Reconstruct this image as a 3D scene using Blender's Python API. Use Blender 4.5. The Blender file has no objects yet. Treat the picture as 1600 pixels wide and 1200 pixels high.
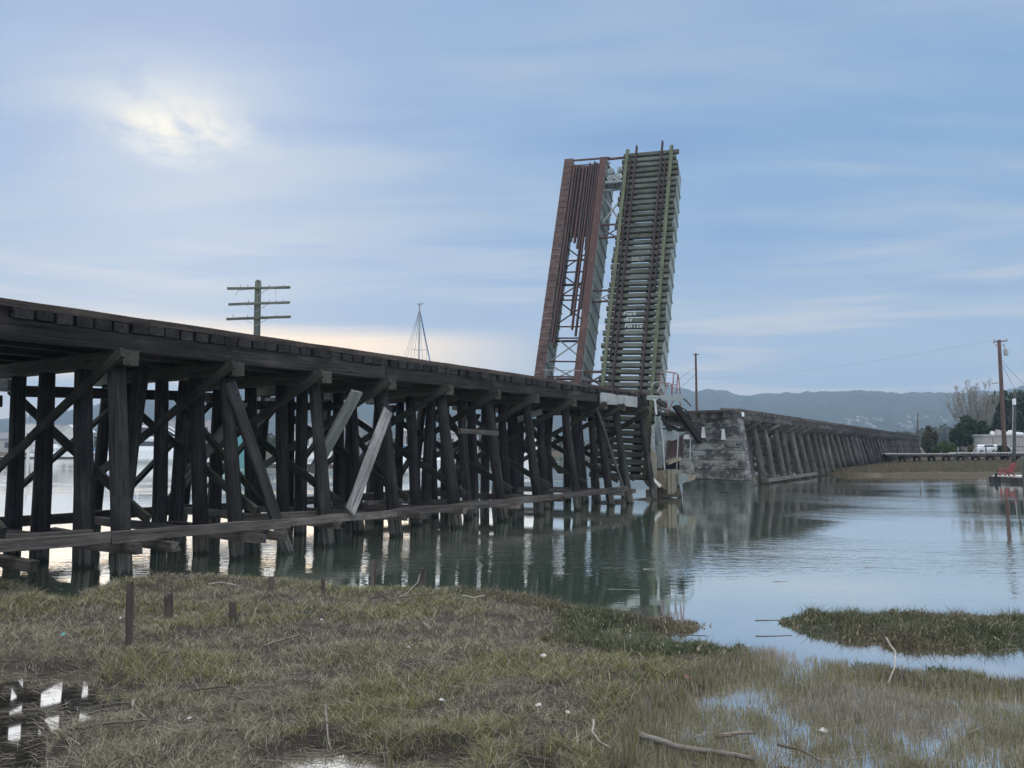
import bpy, math, random
import numpy as np
from math import sin, cos, tan, atan, atan2, radians, degrees, sqrt, pi, exp, floor
from mathutils import Vector, Matrix
random.seed(7); RS = np.random.RandomState(11)
SC = bpy.context.scene
COL = SC.collection
# ------------------------------------------------------------------ camera geometry (metres, water at z = 0)
H = 2.52; HOR = 699.0; F = 1200.0
th = atan((HOR-600)/F); ct, st_ = cos(th), sin(th)
A = atan(792*ct/F); sa, ca = sin(A), cos(A)
C0 = 18*ca                      # distance from the eye to the near ends of the trestle caps
def ray(px, py):
    dx = (px-800)/F; dy = (600-py)/F
    return Vector((dx, ct-dy*st_, st_+dy*ct))
E0 = Vector((0, 0, H))
def on_z(px, py, z=0.0):
    d = ray(px, py); return E0 + d*((z-H)/d.z)
def on_Y(px, py, Y):
    d = ray(px, py); return E0 + d*(Y/d.y)
def W3(s, t, z): return Vector((s*sa-t*ca, s*ca+t*sa, z))
U = Vector((sa, ca, 0)); V = Vector((-ca, sa, 0)); ZZ = Vector((0, 0, 1))
def on_t(px, py, t):
    d = ray(px, py); k = t/d.dot(V); p = E0+d*k
    return (p.dot(U), t, p.z)
def on_s(px, py, s):
    d = ray(px, py); k = s/d.dot(U); p = E0+d*k
    return (s, p.dot(V), p.z)
# ------------------------------------------------------------------ node helpers
def new_mat(name):
    m = bpy.data.materials.new(name); m.use_nodes = True
    nt = m.node_tree; b = nt.nodes['Principled BSDF']
    return m, nt, b
def N(nt, typ, **kw):
    n = nt.nodes.new(typ)
    for k, v in kw.items():
        if k.startswith('i_'):
            key = k[2:]
            key = int(key) if key.isdigit() else key
            if hasattr(v, 'is_linked') or isinstance(v, bpy.types.NodeSocket): nt.links.new(v, n.inputs[key])
            else: n.inputs[key].default_value = v
        else: setattr(n, k, v)
    return n
def M(nt, op, a, b=0.0, c=0.0, clamp=False):
    n = nt.nodes.new('ShaderNodeMath'); n.operation = op; n.use_clamp = clamp
    for i, v in enumerate((a, b, c)):
        if isinstance(v, bpy.types.NodeSocket): nt.links.new(v, n.inputs[i])
        else: n.inputs[i].default_value = v
    return n.outputs[0]
def MIX(nt, f, a, b, mode='MIX'):
    n = nt.nodes.new('ShaderNodeMix'); n.data_type = 'RGBA'; n.blend_type = mode
    for s, v in ((n.inputs['Factor'], f), (n.inputs['A'], a), (n.inputs['B'], b)):
        pass
    for idx, v in ((0, f), (6, a), (7, b)):
        if isinstance(v, bpy.types.NodeSocket): nt.links.new(v, n.inputs[idx])
        elif idx == 0: n.inputs[idx].default_value = v
        else: n.inputs[idx].default_value = (v[0], v[1], v[2], 1)
    return n.outputs[2]
def SS(nt, v, lo, hi):            # smoothstep
    n = nt.nodes.new('ShaderNodeMapRange'); n.interpolation_type = 'SMOOTHSTEP'
    nt.links.new(v, n.inputs[0]); n.inputs[1].default_value = lo; n.inputs[2].default_value = hi
    return n.outputs[0]
def NOISE(nt, vec, scale=1.0, detail=4.0, rough=0.55, dist=0.0):
    n = nt.nodes.new('ShaderNodeTexNoise'); n.inputs['Scale'].default_value = scale
    n.inputs['Detail'].default_value = detail; n.inputs['Roughness'].default_value = rough; n.inputs['Distortion'].default_value = dist
    if vec is not None: nt.links.new(vec, n.inputs['Vector'])
    return n.outputs[0]
def MAPV(nt, vec, scale=(1, 1, 1), loc=(0, 0, 0)):
    n = nt.nodes.new('ShaderNodeMapping'); nt.links.new(vec, n.inputs[0])
    n.inputs['Scale'].default_value = scale
    if isinstance(loc, bpy.types.NodeSocket): nt.links.new(loc, n.inputs['Location'])
    else: n.inputs['Location'].default_value = loc
    return n.outputs[0]
def BUMP(nt, bsdf, h, strength=0.4, dist=0.02):
    n = nt.nodes.new('ShaderNodeBump'); n.inputs['Strength'].default_value = strength; n.inputs['Distance'].default_value = dist
    nt.links.new(h, n.inputs['Height']); nt.links.new(n.outputs[0], bsdf.inputs['Normal']); return n
def SETB(b, rough=0.85, spec=0.3, metal=0.0):
    b.inputs['Roughness'].default_value = rough; b.inputs['Specular IOR Level'].default_value = spec; b.inputs['Metallic'].default_value = metal

def wood(name, dark, light, moss=0.0, mosscol=(.10, .13, .045), wet=False, bleach=0.0, rough=.85, end=(.16,.15,.13)):
    m, nt, b = new_mat(name); SETB(b, rough, .25)
    tc = N(nt, 'ShaderNodeTexCoord'); oi = N(nt, 'ShaderNodeObjectInfo')
    off = N(nt, 'ShaderNodeCombineXYZ'); nt.links.new(M(nt, 'MULTIPLY', oi.outputs['Random'], 37.0), off.inputs[0]); nt.links.new(M(nt, 'MULTIPLY', oi.outputs['Random'], 91.0), off.inputs[1])
    v1 = MAPV(nt, tc.outputs['Object'], (.55, 17, 17), off.outputs[0])
    g1 = NOISE(nt, v1, 1.0, 6, .62)
    v2 = MAPV(nt, tc.outputs['Object'], (1.1, 2.6, 2.6), off.outputs[0])
    g2 = NOISE(nt, v2, 1.0, 4, .6)
    v3 = MAPV(nt, tc.outputs['Object'], (.9, 46, 46), off.outputs[0])
    g3 = NOISE(nt, v3, 1.0, 3, .6)
    f = M(nt, 'ADD', M(nt, 'MULTIPLY', SS(nt, g1, .3, .72), .62), M(nt, 'MULTIPLY', SS(nt, g2, .38, .68), .38))
    c = MIX(nt, f, dark, light)
    crack = SS(nt, g3, .60, .70)
    c = MIX(nt, M(nt, 'MULTIPLY', crack, .75), c, [x*.35 for x in dark])
    rv = M(nt, 'ADD', M(nt, 'MULTIPLY', oi.outputs['Random'], .7), .65)
    c = MIX(nt, 1.0, c, (1, 1, 1), 'MULTIPLY')
    sc = N(nt, 'ShaderNodeVectorMath', operation='SCALE'); nt.links.new(c, sc.inputs[0]); nt.links.new(rv, sc.inputs['Scale']); c = sc.outputs[0]
    geo = N(nt, 'ShaderNodeNewGeometry')
    if bleach > 0:
        c = MIX(nt, M(nt, 'MULTIPLY', SS(nt, g2, .6, .74), bleach), c, (.26, .25, .23))
    if moss > 0:
        sx = N(nt, 'ShaderNodeSeparateXYZ'); nt.links.new(geo.outputs['Normal'], sx.inputs[0])
        pv = NOISE(nt, MAPV(nt, tc.outputs['Object'], (2.2, 5, 5), off.outputs[0]), 1.0, 4, .6)
        mf = M(nt, 'MULTIPLY', SS(nt, pv, .42, .6), moss)
        c = MIX(nt, mf, c, mosscol)
    if wet:
        sp = N(nt, 'ShaderNodeSeparateXYZ'); nt.links.new(geo.outputs['Position'], sp.inputs[0])
        zz = M(nt, 'ADD', sp.outputs[2], M(nt, 'MULTIPLY', M(nt, 'SUBTRACT', g1, .5), .5))
        band = M(nt, 'MULTIPLY', SS(nt, zz, .05, .14), M(nt, 'SUBTRACT', 1.0, SS(nt, zz, .42, .72)))
        c = MIX(nt, M(nt, 'MULTIPLY', band, M(nt, 'MULTIPLY', SS(nt, g1, .36, .6), .65)), c, (.17, .165, .14))
        low = M(nt, 'SUBTRACT', 1.0, SS(nt, zz, .0, .12))
        c = MIX(nt, M(nt, 'MULTIPLY', low, .8), c, (.022, .03, .02))
    nt.links.new(c, b.inputs['Base Color'])
    BUMP(nt, b, M(nt, 'SUBTRACT', g1, M(nt, 'MULTIPLY', crack, .7)), 1.0, .03)
    return m
def grime(name, base, spots, thr=(.5, .66), scale=1.5, rough=.8, metal=0.0, spec=.3, streak=1.0, amt=1.0, bump=.3, third=None):
    m, nt, b = new_mat(name); SETB(b, rough, spec, metal)
    geo = N(nt, 'ShaderNodeNewGeometry')
    n1 = NOISE(nt, MAPV(nt, geo.outputs['Position'], (1, 1, streak)), scale, 7, .66)
    n2 = NOISE(nt, MAPV(nt, geo.outputs['Position'], (1, 1, 1), (31, 7, 3)), scale*4.3, 5, .65)
    c = MIX(nt, M(nt, 'MULTIPLY', SS(nt, n1, thr[0], thr[1]), amt), base, spots)
    if third: c = MIX(nt, SS(nt, n2, .56, .68), c, third)
    c = MIX(nt, M(nt, 'MULTIPLY', SS(nt, n2, .35, .7), .35), c, [x*.5 for x in base])
    nt.links.new(c, b.inputs['Base Color']); BUMP(nt, b, n2, bump, .02)
    return m
def plain(name, col, rough=.7, spec=.3, metal=0.0, var=.25, scale=3.0):
    m, nt, b = new_mat(name); SETB(b, rough, spec, metal)
    geo = N(nt, 'ShaderNodeNewGeometry')
    n1 = NOISE(nt, geo.outputs['Position'], scale, 5, .6)
    c = MIX(nt, SS(nt, n1, .3, .7), [x*(1-var) for x in col], [min(1, x*(1+var)) for x in col])
    nt.links.new(c, b.inputs['Base Color']); return m
def attrmat(name, rough=.75, trans=0.0):
    m, nt, b = new_mat(name); SETB(b, rough, .2)
    at = N(nt, 'ShaderNodeAttribute', attribute_name='Col')
    nt.links.new(at.outputs['Color'], b.inputs['Base Color'])
    if trans > 0:
        out = nt.nodes['Material Output']
        tr = N(nt, 'ShaderNodeBsdfTranslucent'); nt.links.new(at.outputs['Color'], tr.inputs[0])
        mx = N(nt, 'ShaderNodeMixShader'); mx.inputs[0].default_value = trans
        nt.links.new(b.outputs[0], mx.inputs[1]); nt.links.new(tr.outputs[0], mx.inputs[2]); nt.links.new(mx.outputs[0], out.inputs['Surface'])
    return m
MT = {}
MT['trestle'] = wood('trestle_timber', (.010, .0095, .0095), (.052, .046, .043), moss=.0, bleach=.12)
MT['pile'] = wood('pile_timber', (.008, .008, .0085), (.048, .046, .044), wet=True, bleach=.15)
MT['cap'] = wood('cap_timber', (.026, .025, .022), (.10, .097, .082), moss=.25, mosscol=(.085, .10, .055))
MT['brace'] = wood('brace_timber', (.014, .014, .013), (.062, .06, .053), moss=.18, mosscol=(.075, .09, .045))
MT['guard'] = wood('guard_timber', (.028, .022, .019), (.095, .075, .063), bleach=.3)
MT['waler'] = wood('waler_timber', (.036, .031, .028), (.14, .125, .11), bleach=.3)
MT['grey'] = wood('weathered_plank', (.10, .10, .095), (.36, .36, .34))
MT['grey2'] = wood('dull_plank', (.09, .092, .085), (.23, .235, .215))
MT['tie'] = wood('mossy_tie', (.045, .05, .044), (.155, .165, .145), moss=.5, mosscol=(.105, .122, .085))
MT['mossrail'] = wood('mossy_guard', (.09, .10, .07), (.185, .20, .135), moss=.6, mosscol=(.13, .15, .085))
MT['fartim'] = wood('far_timber', (.04, .038, .036), (.15, .14, .13), wet=True, bleach=.35)
MT['pale'] = wood('pale_board', (.30, .32, .31), (.55, .57, .55))
MT['stake'] = wood('stake_timber', (.05, .042, .034), (.17, .145, .115), bleach=.2)
MT['drift'] = wood('driftwood', (.22, .20, .165), (.46, .43, .37))
MT['drift2'] = wood('brown_driftwood', (.10, .085, .065), (.25, .215, .17))
MT['rust'] = grime('rusty_steel', (.085, .05, .047), (.13, .078, .066), scale=2.2, rough=.8, third=(.05, .032, .036))
MT['rustrail'] = grime('rusty_rail', (.050, .038, .041), (.088, .058, .056), scale=3, rough=.7)
MT['rustplate'] = grime('rusty_plate', (.085, .053, .052), (.13, .08, .072), scale=1.2, streak=.15, rough=.8, third=(.055, .034, .036))
MT['flange'] = None
MT['steel'] = grime('grey_painted_steel', (.25, .285, .275), (.17, .13, .10), thr=(.56, .7), scale=1.6, streak=.3, rough=.7)
MT['steelpale'] = grime('pale_painted_steel', (.27, .295, .285), (.25, .18, .13), thr=(.6, .72), scale=2, rough=.6)
MT['redpipe'] = grime('red_painted_pipe', (.26, .12, .12), (.34, .30, .29), scale=5, rough=.6)
MT['sheet'] = grime('corroded_sheet', (.20, .235, .235), (.34, .37, .36), scale=1.8, streak=.3, rough=.6, third=(.12, .11, .10))
MT['conc'] = grime('stained_concrete', (.22, .22, .205), (.05, .051, .05), thr=(.40, .54), scale=.9, streak=2.4, rough=.9, third=(.40, .39, .35), bump=.6)
MT['concshade'] = grime('base_shade_concrete', (.075, .08, .068), (.03, .036, .028), thr=(.42, .56), scale=1.2, rough=.6, third=(.13, .13, .11), bump=.6)  # darker concrete colour that paints in the undercut shadow at the pier base
MT['concy'] = grime('yellowed_concrete', (.21, .195, .15), (.10, .08, .06), thr=(.5, .66), scale=1.6, streak=.35, rough=.9, third=(.28, .27, .225), bump=.6)
MT['concb'] = grime('brown_concrete', (.14, .115, .085), (.24, .215, .16), thr=(.56, .68), scale=1.8, streak=.4, rough=.9, third=(.11, .085, .06), bump=.6)
MT['white'] = plain('white_paint', (.74, .76, .76), .45, .4, var=.1)
MT['offwhite'] = plain('offwhite_wall', (.56, .55, .52), .8, var=.12)
MT['beige'] = plain('beige_wall', (.42, .40, .37), .85, var=.12)
MT['housewall'] = plain('house_wall', (.26, .26, .26), .85)
MT['roofgrey'] = plain('grey_roof', (.20, .20, .21), .85, var=.2)
MT['glass'] = plain('dark_glass', (.03, .035, .04), .12, .6, var=.1)
MT['teal'] = plain('teal_wall', (.12, .33, .34), .8)
MT['blue'] = plain('blue_canvas', (.07, .16, .33), .8)
MT['red'] = plain('red_plastic', (.27, .075, .08), .6, .3)
MT['black'] = plain('black_rubber', (.025, .025, .028), .8)
MT['pole'] = wood('pole_timber', (.075, .045, .035), (.16, .10, .08))
MT['polegrey'] = wood('grey_pole_timber', (.055, .06, .052), (.15, .155, .135), moss=.3, mosscol=(.13, .145, .10))
MT['wire'] = plain('wire', (.04, .04, .042), .6)
MT['galv'] = plain('galvanised_metal', (.30, .32, .33), .5, .5, var=.2)
MT['graffiti'] = plain('white_spray_paint', (.48, .52, .50), .8, var=.2, scale=20)
MT['graffiti2'] = plain('faded_spray_paint', (.26, .28, .25), .85, var=.2, scale=20)
MT['mud'] = grime('marsh_mud', (.042, .037, .03), (.08, .07, .052), scale=3.5, rough=.75, bump=.8)
MT['bank'] = grime('marsh_bank', (.085, .07, .05), (.12, .10, .068), scale=.35, rough=.95, third=(.10, .085, .05), streak=3, bump=.5)
MT['leaf'] = attrmat('leaf', .7, .25)
MT['grass'] = attrmat('marsh_grass', .75, .25)
MT['bark'] = plain('bark', (.12, .10, .08), .9)
MT['palebark'] = plain('pale_bark', (.27, .26, .23), .9)
# ------------------------------------------------------------------ mesh helpers
def link(o, parent=None, label=None, cat=None, group=None, kind=None):
    COL.objects.link(o)
    if parent is not None: o.parent = parent
    if label: o['label'] = label
    if cat: o['category'] = cat
    if group: o['group'] = group
    if kind: o['kind'] = kind
    return o
def thing(name, loc, label, cat, group=None):
    o = bpy.data.objects.new(name, None); o.location = loc; o.empty_display_size = .3
    return link(o, None, label, cat, group)
def put(o, mw, parent):
    """place o at world matrix mw, under parent (or parent's part); parents carry translations or full matrices"""
    if parent is None: o.matrix_basis = mw
    else: o.matrix_basis = WM[parent.name].inverted() @ mw
    WM[o.name] = mw
WM = {}
def reg(o):
    WM[o.name] = Matrix.Translation(o.location); return o
def frame(p0, p1, up=ZZ, roll=0.0):
    x = (p1-p0).normalized(); y = up.cross(x)
    if y.length < 1e-3: y = Vector((0, 1, 0)).cross(x)
    y.normalize(); z = x.cross(y)
    if roll:
        R = Matrix.Rotation(roll, 3, x); y = R@y; z = R@z
    m = Matrix((x, y, z)).transposed().to_4x4(); m.translation = (p0+p1)/2
    return m
def mesh_from(name, verts, faces, mat, smooth=False):
    me = bpy.data.meshes.new(name); me.from_pydata([tuple(v) for v in verts], [], faces)
    if mat is not None: me.materials.append(mat)
    if smooth:
        for p in me.polygons: p.use_smooth = True
    me.update(); return me
def rnd(a=1.0): return random.uniform(-a, a)
def beam_mesh(name, L, w, h, mat, jit=.004, c=.014, seg=None, ragged=0.0, taper=1.0):
    seg = seg or max(1, min(10, int(L/.7)))
    vs, fs = [], []; c = min(c, w*.2, h*.2)
    prof = [(-w/2+c, -h/2), (w/2-c, -h/2), (w/2, -h/2+c), (w/2, h/2-c), (w/2-c, h/2), (-w/2+c, h/2), (-w/2, h/2-c), (-w/2, -h/2+c)]
    for i in range(seg+1):
        x = -L/2+L*i/seg; dy, dz = rnd(jit), rnd(jit); k = 1+(taper-1)*i/seg
        for (y, z) in prof:
            xx = x
            if ragged and i in (0, seg): xx += rnd(ragged)
            vs.append((xx, y*k+dy+rnd(jit*.6), z*k+dz+rnd(jit*.6)))
    for i in range(seg):
        for j in range(8):
            a, b = i*8+j, i*8+(j+1) % 8
            fs.append((a, a+8, b+8, b))
    fs.append(tuple(range(8))); fs.append(tuple(reversed(range(seg*8, seg*8+8))))
    return mesh_from(name, vs, fs, mat)
def beam(name, p0, p1, w, h, mat, parent=None, up=ZZ, roll=0.0, **kw):
    p0, p1 = Vector(p0), Vector(p1)
    me = beam_mesh(name, (p1-p0).length, w, h, mat, **kw)
    o = bpy.data.objects.new(name, me); put(o, frame(p0, p1, up, roll), parent); return link(o, parent)
def log_mesh(name, L, r0, r1, mat, seg=None, n=12, jit=.06, tip=0.0):
    seg = seg or max(2, min(9, int(L/.6))); vs, fs = [], []
    lob = [1+rnd(jit) for _ in range(n)]; ph = rnd(3)
    for i in range(seg+1):
        f = i/seg; r = r0+(r1-r0)*f; oy, oz = (rnd(r*.05), rnd(r*.05)) if 0 < i < seg else (0, 0)
        for j in range(n):
            a = 2*pi*j/n+ph; rr = r*lob[j]*(1+rnd(jit*.7))
            vs.append((-L/2+L*f+(rnd(tip) if i in (0, seg) else 0), rr*cos(a)+oy, rr*sin(a)+oz))
    for i in range(seg):
        for j in range(n):
            a, b = i*n+j, i*n+(j+1) % n
            fs.append((a, a+n, b+n, b))
    c0 = len(vs); vs += [(-L/2, 0, 0), (L/2, 0, 0)]
    for j in range(n):
        fs.append((c0, j, (j+1) % n)); fs.append((c0+1, seg*n+(j+1) % n, seg*n+j))
    me = mesh_from(name, vs, fs, mat)
    for p in me.polygons: p.use_smooth = len(p.vertices) == 4
    return me
def log(name, p0, p1, r0, r1, mat, parent=None, **kw):
    p0, p1 = Vector(p0), Vector(p1)
    me = log_mesh(name, (p1-p0).length, r0, r1, mat, **kw)
    o = bpy.data.objects.new(name, me); put(o, frame(p0, p1), parent); return link(o, parent)
class MB:
    """collects shapes in world coordinates; build() makes ONE mesh object"""
    def __init__(s): s.v = []; s.f = []; s.m = []
    def quad(s, pts, m=0):
        i = len(s.v); s.v += [Vector(p) for p in pts]; s.f.append(tuple(range(i, i+len(pts)))); s.m.append(m)
    def beam(s, p0, p1, w, h, up=ZZ, m=0):
        p0, p1 = Vector(p0), Vector(p1); x = (p1-p0).normalized(); y = up.cross(x)
        if y.length < 1e-3: y = Vector((0, 1, 0)).cross(x)
        y.normalize(); z = x.cross(y); i = len(s.v)
        for p in (p0, p1):
            for a, b in ((-1, -1), (1, -1), (1, 1), (-1, 1)): s.v.append(p+y*(a*w/2)+z*(b*h/2))
        for q in ((0, 4, 5, 1), (1, 5, 6, 2), (2, 6, 7, 3), (3, 7, 4, 0), (0, 1, 2, 3), (7, 6, 5, 4)):
            s.f.append(tuple(i+k for k in q)); s.m.append(m)
    def box(s, c, sx, sy, sz, ax=Vector((1, 0, 0)), m=0):
        c = Vector(c); x = ax.normalized(); s.beam(c-x*sx/2, c+x*sx/2, sy, sz, ZZ, m)
    def hexa(s, b4, t4, m=0):
        i = len(s.v); s.v += [Vector(p) for p in b4]+[Vector(p) for p in t4]
        for q in ((3, 2, 1, 0), (4, 5, 6, 7), (0, 1, 5, 4), (1, 2, 6, 5), (2, 3, 7, 6), (3, 0, 4, 7)):
            s.f.append(tuple(i+k for k in q)); s.m.append(m)
    def tube(s, pts, r, n=6, m=0, r1=None):
        pts = [Vector(p) for p in pts]; i0 = len(s.v); k = len(pts)
        for i, p in enumerate(pts):
            d = (pts[min(i+1, k-1)]-pts[max(i-1, 0)]).normalized()
            y = ZZ.cross(d)
            if y.length < 1e-2: y = Vector((0, 1, 0)).cross(d)
            y.normalize(); z = d.cross(y); rr = r if r1 is None else r+(r1-r)*i/(k-1)
            for j in range(n):
                a = 2*pi*j/n; s.v.append(p+y*(rr*cos(a))+z*(rr*sin(a)))
        for i in range(k-1):
            for j in range(n):
                a, b = i0+i*n+j, i0+i*n+(j+1) % n
                s.f.append((a, b, b+n, a+n)); s.m.append(m)
        s.f.append(tuple(reversed(range(i0, i0+n)))); s.m.append(m)
        s.f.append(tuple(range(i0+(k-1)*n, i0+k*n))); s.m.append(m)
    def cyl(s, c, r, h, n=12, m=0, r1=None):
        c = Vector(c); s.tube([c, c+Vector((0, 0, h))], r, n, m, r1)
    def build(s, name, mats, parent=None, smooth=False, **tags):
        mats = mats if isinstance(mats, (list, tuple)) else [mats]
        base = WM[parent.name].translation if parent is not None else (sum(s.v, Vector())/len(s.v))
        T = Matrix.Translation(base)
        if parent is not None: T = WM[parent.name]
        Ti = T.inverted()
        me = bpy.data.meshes.new(name); me.from_pydata([tuple(Ti@v) for v in s.v], [], s.f)
        for m in mats: me.materials.append(m)
        me.polygons.foreach_set('material_index', s.m)
        if smooth: me.polygons.foreach_set('use_smooth', [True]*len(s.f))
        me.update()
        o = bpy.data.objects.new(name, me)
        if parent is None: o.matrix_basis = T
        WM[o.name] = T
        return link(o, parent, **tags)
def clone(root, loc, **tags):
    """a copy of a thing with copies of its parts and sub-parts, moved to loc"""
    r = root.copy(); COL.objects.link(r); r.location = loc
    for k, v in tags.items(): r[k] = v
    for ch in list(root.children):
        c = ch.copy(); COL.objects.link(c); c.parent = r
        for g in list(ch.children):
            d = g.copy(); COL.objects.link(d); d.parent = c
    return r
HAZE = 3.3e-4; SUN_E = .6; EXPO = 0.12
# ================================================================== the near trestle
S_B = [3.45, 6.12, 8.77, 11.41, 14.1, 16.68, 19.43, 22.13, 24.75, 27.62, 30.6, 32.3, 35.15]
tr = reg(thing('timber_trestle', W3(18, 17.5, 0), 'long dark timber trestle on battered piles running from the left edge to the raised span', 'trestle bridge'))
PT = [(15.58, 14.66), (16.82, 16.28), (18.2, 17.86), (19.6, 19.5), (20.75, 21.2)]
for i, s in enumerate(S_B):
    for k, (tt, tb) in enumerate(PT):
        j = rnd(.10); js = rnd(.10)
        r = random.uniform(.165, .195) - .004*max(0, i-8)
        if i == 2 and k > 0: tt += .1*k; tb += .1*k; r += .01
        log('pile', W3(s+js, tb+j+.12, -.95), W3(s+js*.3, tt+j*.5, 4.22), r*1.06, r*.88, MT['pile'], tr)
    if 1 < i < 11:
        t0_ = random.uniform(16.9, 20.0); log('pile', W3(s+random.uniform(.7, 1.9), t0_+rnd(.5), -.9), W3(s+random.uniform(.7, 1.9), t0_, 4.45), .19, .17, MT['pile'], tr)
        beam('longitudinal_brace', W3(s, 19.95, 1.2+rnd(.2)), W3(S_B[i+1], 19.95, 3.9+rnd(.2)), .09, .25, MT['brace'], tr, up=V)
        if i % 2: beam('longitudinal_brace', W3(s, 17.5, 3.8+rnd(.2)), W3(S_B[i+1], 17.5, 1.2+rnd(.3)), .09, .25, MT['brace'], tr, up=V)
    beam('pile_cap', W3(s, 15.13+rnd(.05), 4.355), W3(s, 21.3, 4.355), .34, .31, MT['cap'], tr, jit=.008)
    if i < 12:
        e = rnd(.12)
        beam('sway_brace', W3(s-.29, 14.93+rnd(.05), 4.43), W3(s-.29, 20.9, 1.68+e), .08, .215, MT['brace'], tr, jit=.012)
        bb_ = beam('sway_brace', W3(s+.29, 20.9, 4.05+e), W3(s+.29, 14.75, 1.05), .08, .21, MT['brace'], tr, jit=.012)
        if i == 1: brl = bb_
    else:
        beam('sway_brace', W3(s-.27, 14.95, 4.3), W3(s-.27, 19.5, 1.9), .085, .24, MT['brace'], tr, jit=.006)
    if i not in (9, 12):
        ne = {1: 13.75, 2: 14.0, 3: 13.75, 4: 14.22, 6: 14.3, 7: 14.05}.get(i, 14.3+rnd(.25))
        zz = .60+rnd(.05)
        beam('sash_timber', W3(s-.34, ne, zz), W3(s-.34, 20.6+rnd(.4), zz+rnd(.06)), .2, .2, MT['waler'], tr, jit=.014, ragged=.07)
        if i in (1, 2, 3, 5, 8):
            beam('sash_timber', W3(s+.34, ne-.05+rnd(.15), zz-.02), W3(s+.34, 18.6+rnd(.6), zz), .18, .18, MT['waler'], tr, jit=.014, ragged=.07)
# stringers, two bays a length, joints staggered over the caps
TS = (15.55, 16.55, 17.95, 19.35, 20.35)
for q, t in enumerate(TS):
    edges = [-1.2]+[S_B[i] for i in range(0 if q % 2 else 1, len(S_B), 2)]
    if edges[-1] < 36: edges.append(36.0)
    for a, b in zip(edges[:-1], edges[1:]):
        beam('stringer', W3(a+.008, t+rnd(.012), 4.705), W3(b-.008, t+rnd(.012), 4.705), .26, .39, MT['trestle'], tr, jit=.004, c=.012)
nt_ = 99
for i in range(nt_):
    s = -1.1+i*(37.0/(nt_-1))
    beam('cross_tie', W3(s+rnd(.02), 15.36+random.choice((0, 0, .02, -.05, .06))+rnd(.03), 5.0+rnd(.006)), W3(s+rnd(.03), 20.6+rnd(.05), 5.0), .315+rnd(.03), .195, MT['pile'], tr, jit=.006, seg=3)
g0 = -1.2
while g0 < 35.5:
    g1 = min(g0+random.uniform(4.6, 5.6), 36.0)
    beam('guard_timber', W3(g0+.006, 15.5+rnd(.012), 5.175+rnd(.006)), W3(g1-.006, 15.5+rnd(.012), 5.175+rnd(.006)), .2, .15, MT['guard'], tr, jit=.005)
    g0 = g1
for a, b in ((-1.2, 8.1), (8.1, 17.4), (17.4, 26.7), (26.7, 36.0)):
    beam('guard_timber', W3(a+.006, 20.4, 5.175), W3(b-.006, 20.4, 5.175), .2, .15, MT['guard'], tr)
for q, t in enumerate((15.82, 16.13, 16.44)):
    for a, b in ((-1.2, 6.3), (6.3, 13.5), (13.5, 21), (21, 28.6), (28.6, 36)):
        beam('light_block_plank', W3(a+.01+q*.4, t, 5.125), W3(b+q*.4-.01, t, 5.125), .29, .05, MT['trestle'], tr, seg=2)  # planks added on the ties to stop sky light leaking between them
for t in (17.2, 18.7):
    m = MB(); m.beam(W3(-1.2, t, 5.11), W3(36, t, 5.11), .13, .025); m.beam(W3(-1.2, t, 5.16), W3(36, t, 5.16), .02, .1); m.beam(W3(-1.2, t, 5.215), W3(36, t, 5.215), .07, .035)
    m.build('rail', MT['rustrail'], tr)
# walers along both rows, pieces scarfed end to end
wl = [(2.4, .95, 14.2), (8.05, .83, 14.33), (12.3, .77, 14.36), (16.0, .73, 14.38), (19.2, .70, 14.38), (23.9, .70, 14.40), (29.0, .71, 14.44), (31.1, .72, 14.46)]
for (a, za, ta), (b, zb, tb) in zip(wl[:-1], wl[1:]):
    beam('waler', W3(a+.01, ta, za), W3(b-.01, tb, zb), .17, random.uniform(.19, .225), MT['waler'], tr, jit=.016, ragged=.02)
for a, b, z in ((2.4, 8.6, .74), (8.6, 14.4, .70), (14.4, 20, .68), (20, 26, .68)):
    beam('waler', W3(a+.01, 20.62+rnd(.1), z), W3(b-.01, 20.62+rnd(.1), z), .2, .26, MT['waler'], tr, jit=.012)
for a, b, t, z in ((8.9, 13.9, 20.05, 4.02), (14.3, 19.3, 20.05, 3.95), (3.0, 8.5, 20.05, 3.6)):
    beam('girt', W3(a, t, z-.15), W3(b, t, z), .18, .27, MT['trestle'], tr)
beam('girt', W3(19.7, 14.98, 3.05), W3(21.9, 15.0, 3.0), .1, .16, MT['waler'], tr)
beam('girt', W3(11.7, 15.35, .85), W3(13.9, 15.2, .8), .12, .2, MT['waler'], tr)
for s in (8.77, 11.41, 14.1, 16.68, 22.13):
    beam('corbel', W3(s-.05, 19.9, 4.0), W3(s-.05, 20.5, 4.0), .3, .26, MT['grey2'], tr)
# white boards nailed on the last stringer
wb = MB(); x = 30.35
while x < 34.2:
    w = random.uniform(.42, .68); w = min(w, 34.3-x)
    wb.beam(W3(x+.012, 15.33+rnd(.012), 4.70), W3(x+w-.012, 15.33+rnd(.012), 4.70), .03, .50+rnd(.02)); x += w
wb.build('white_board_fascia', MT['pale'], tr)

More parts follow.
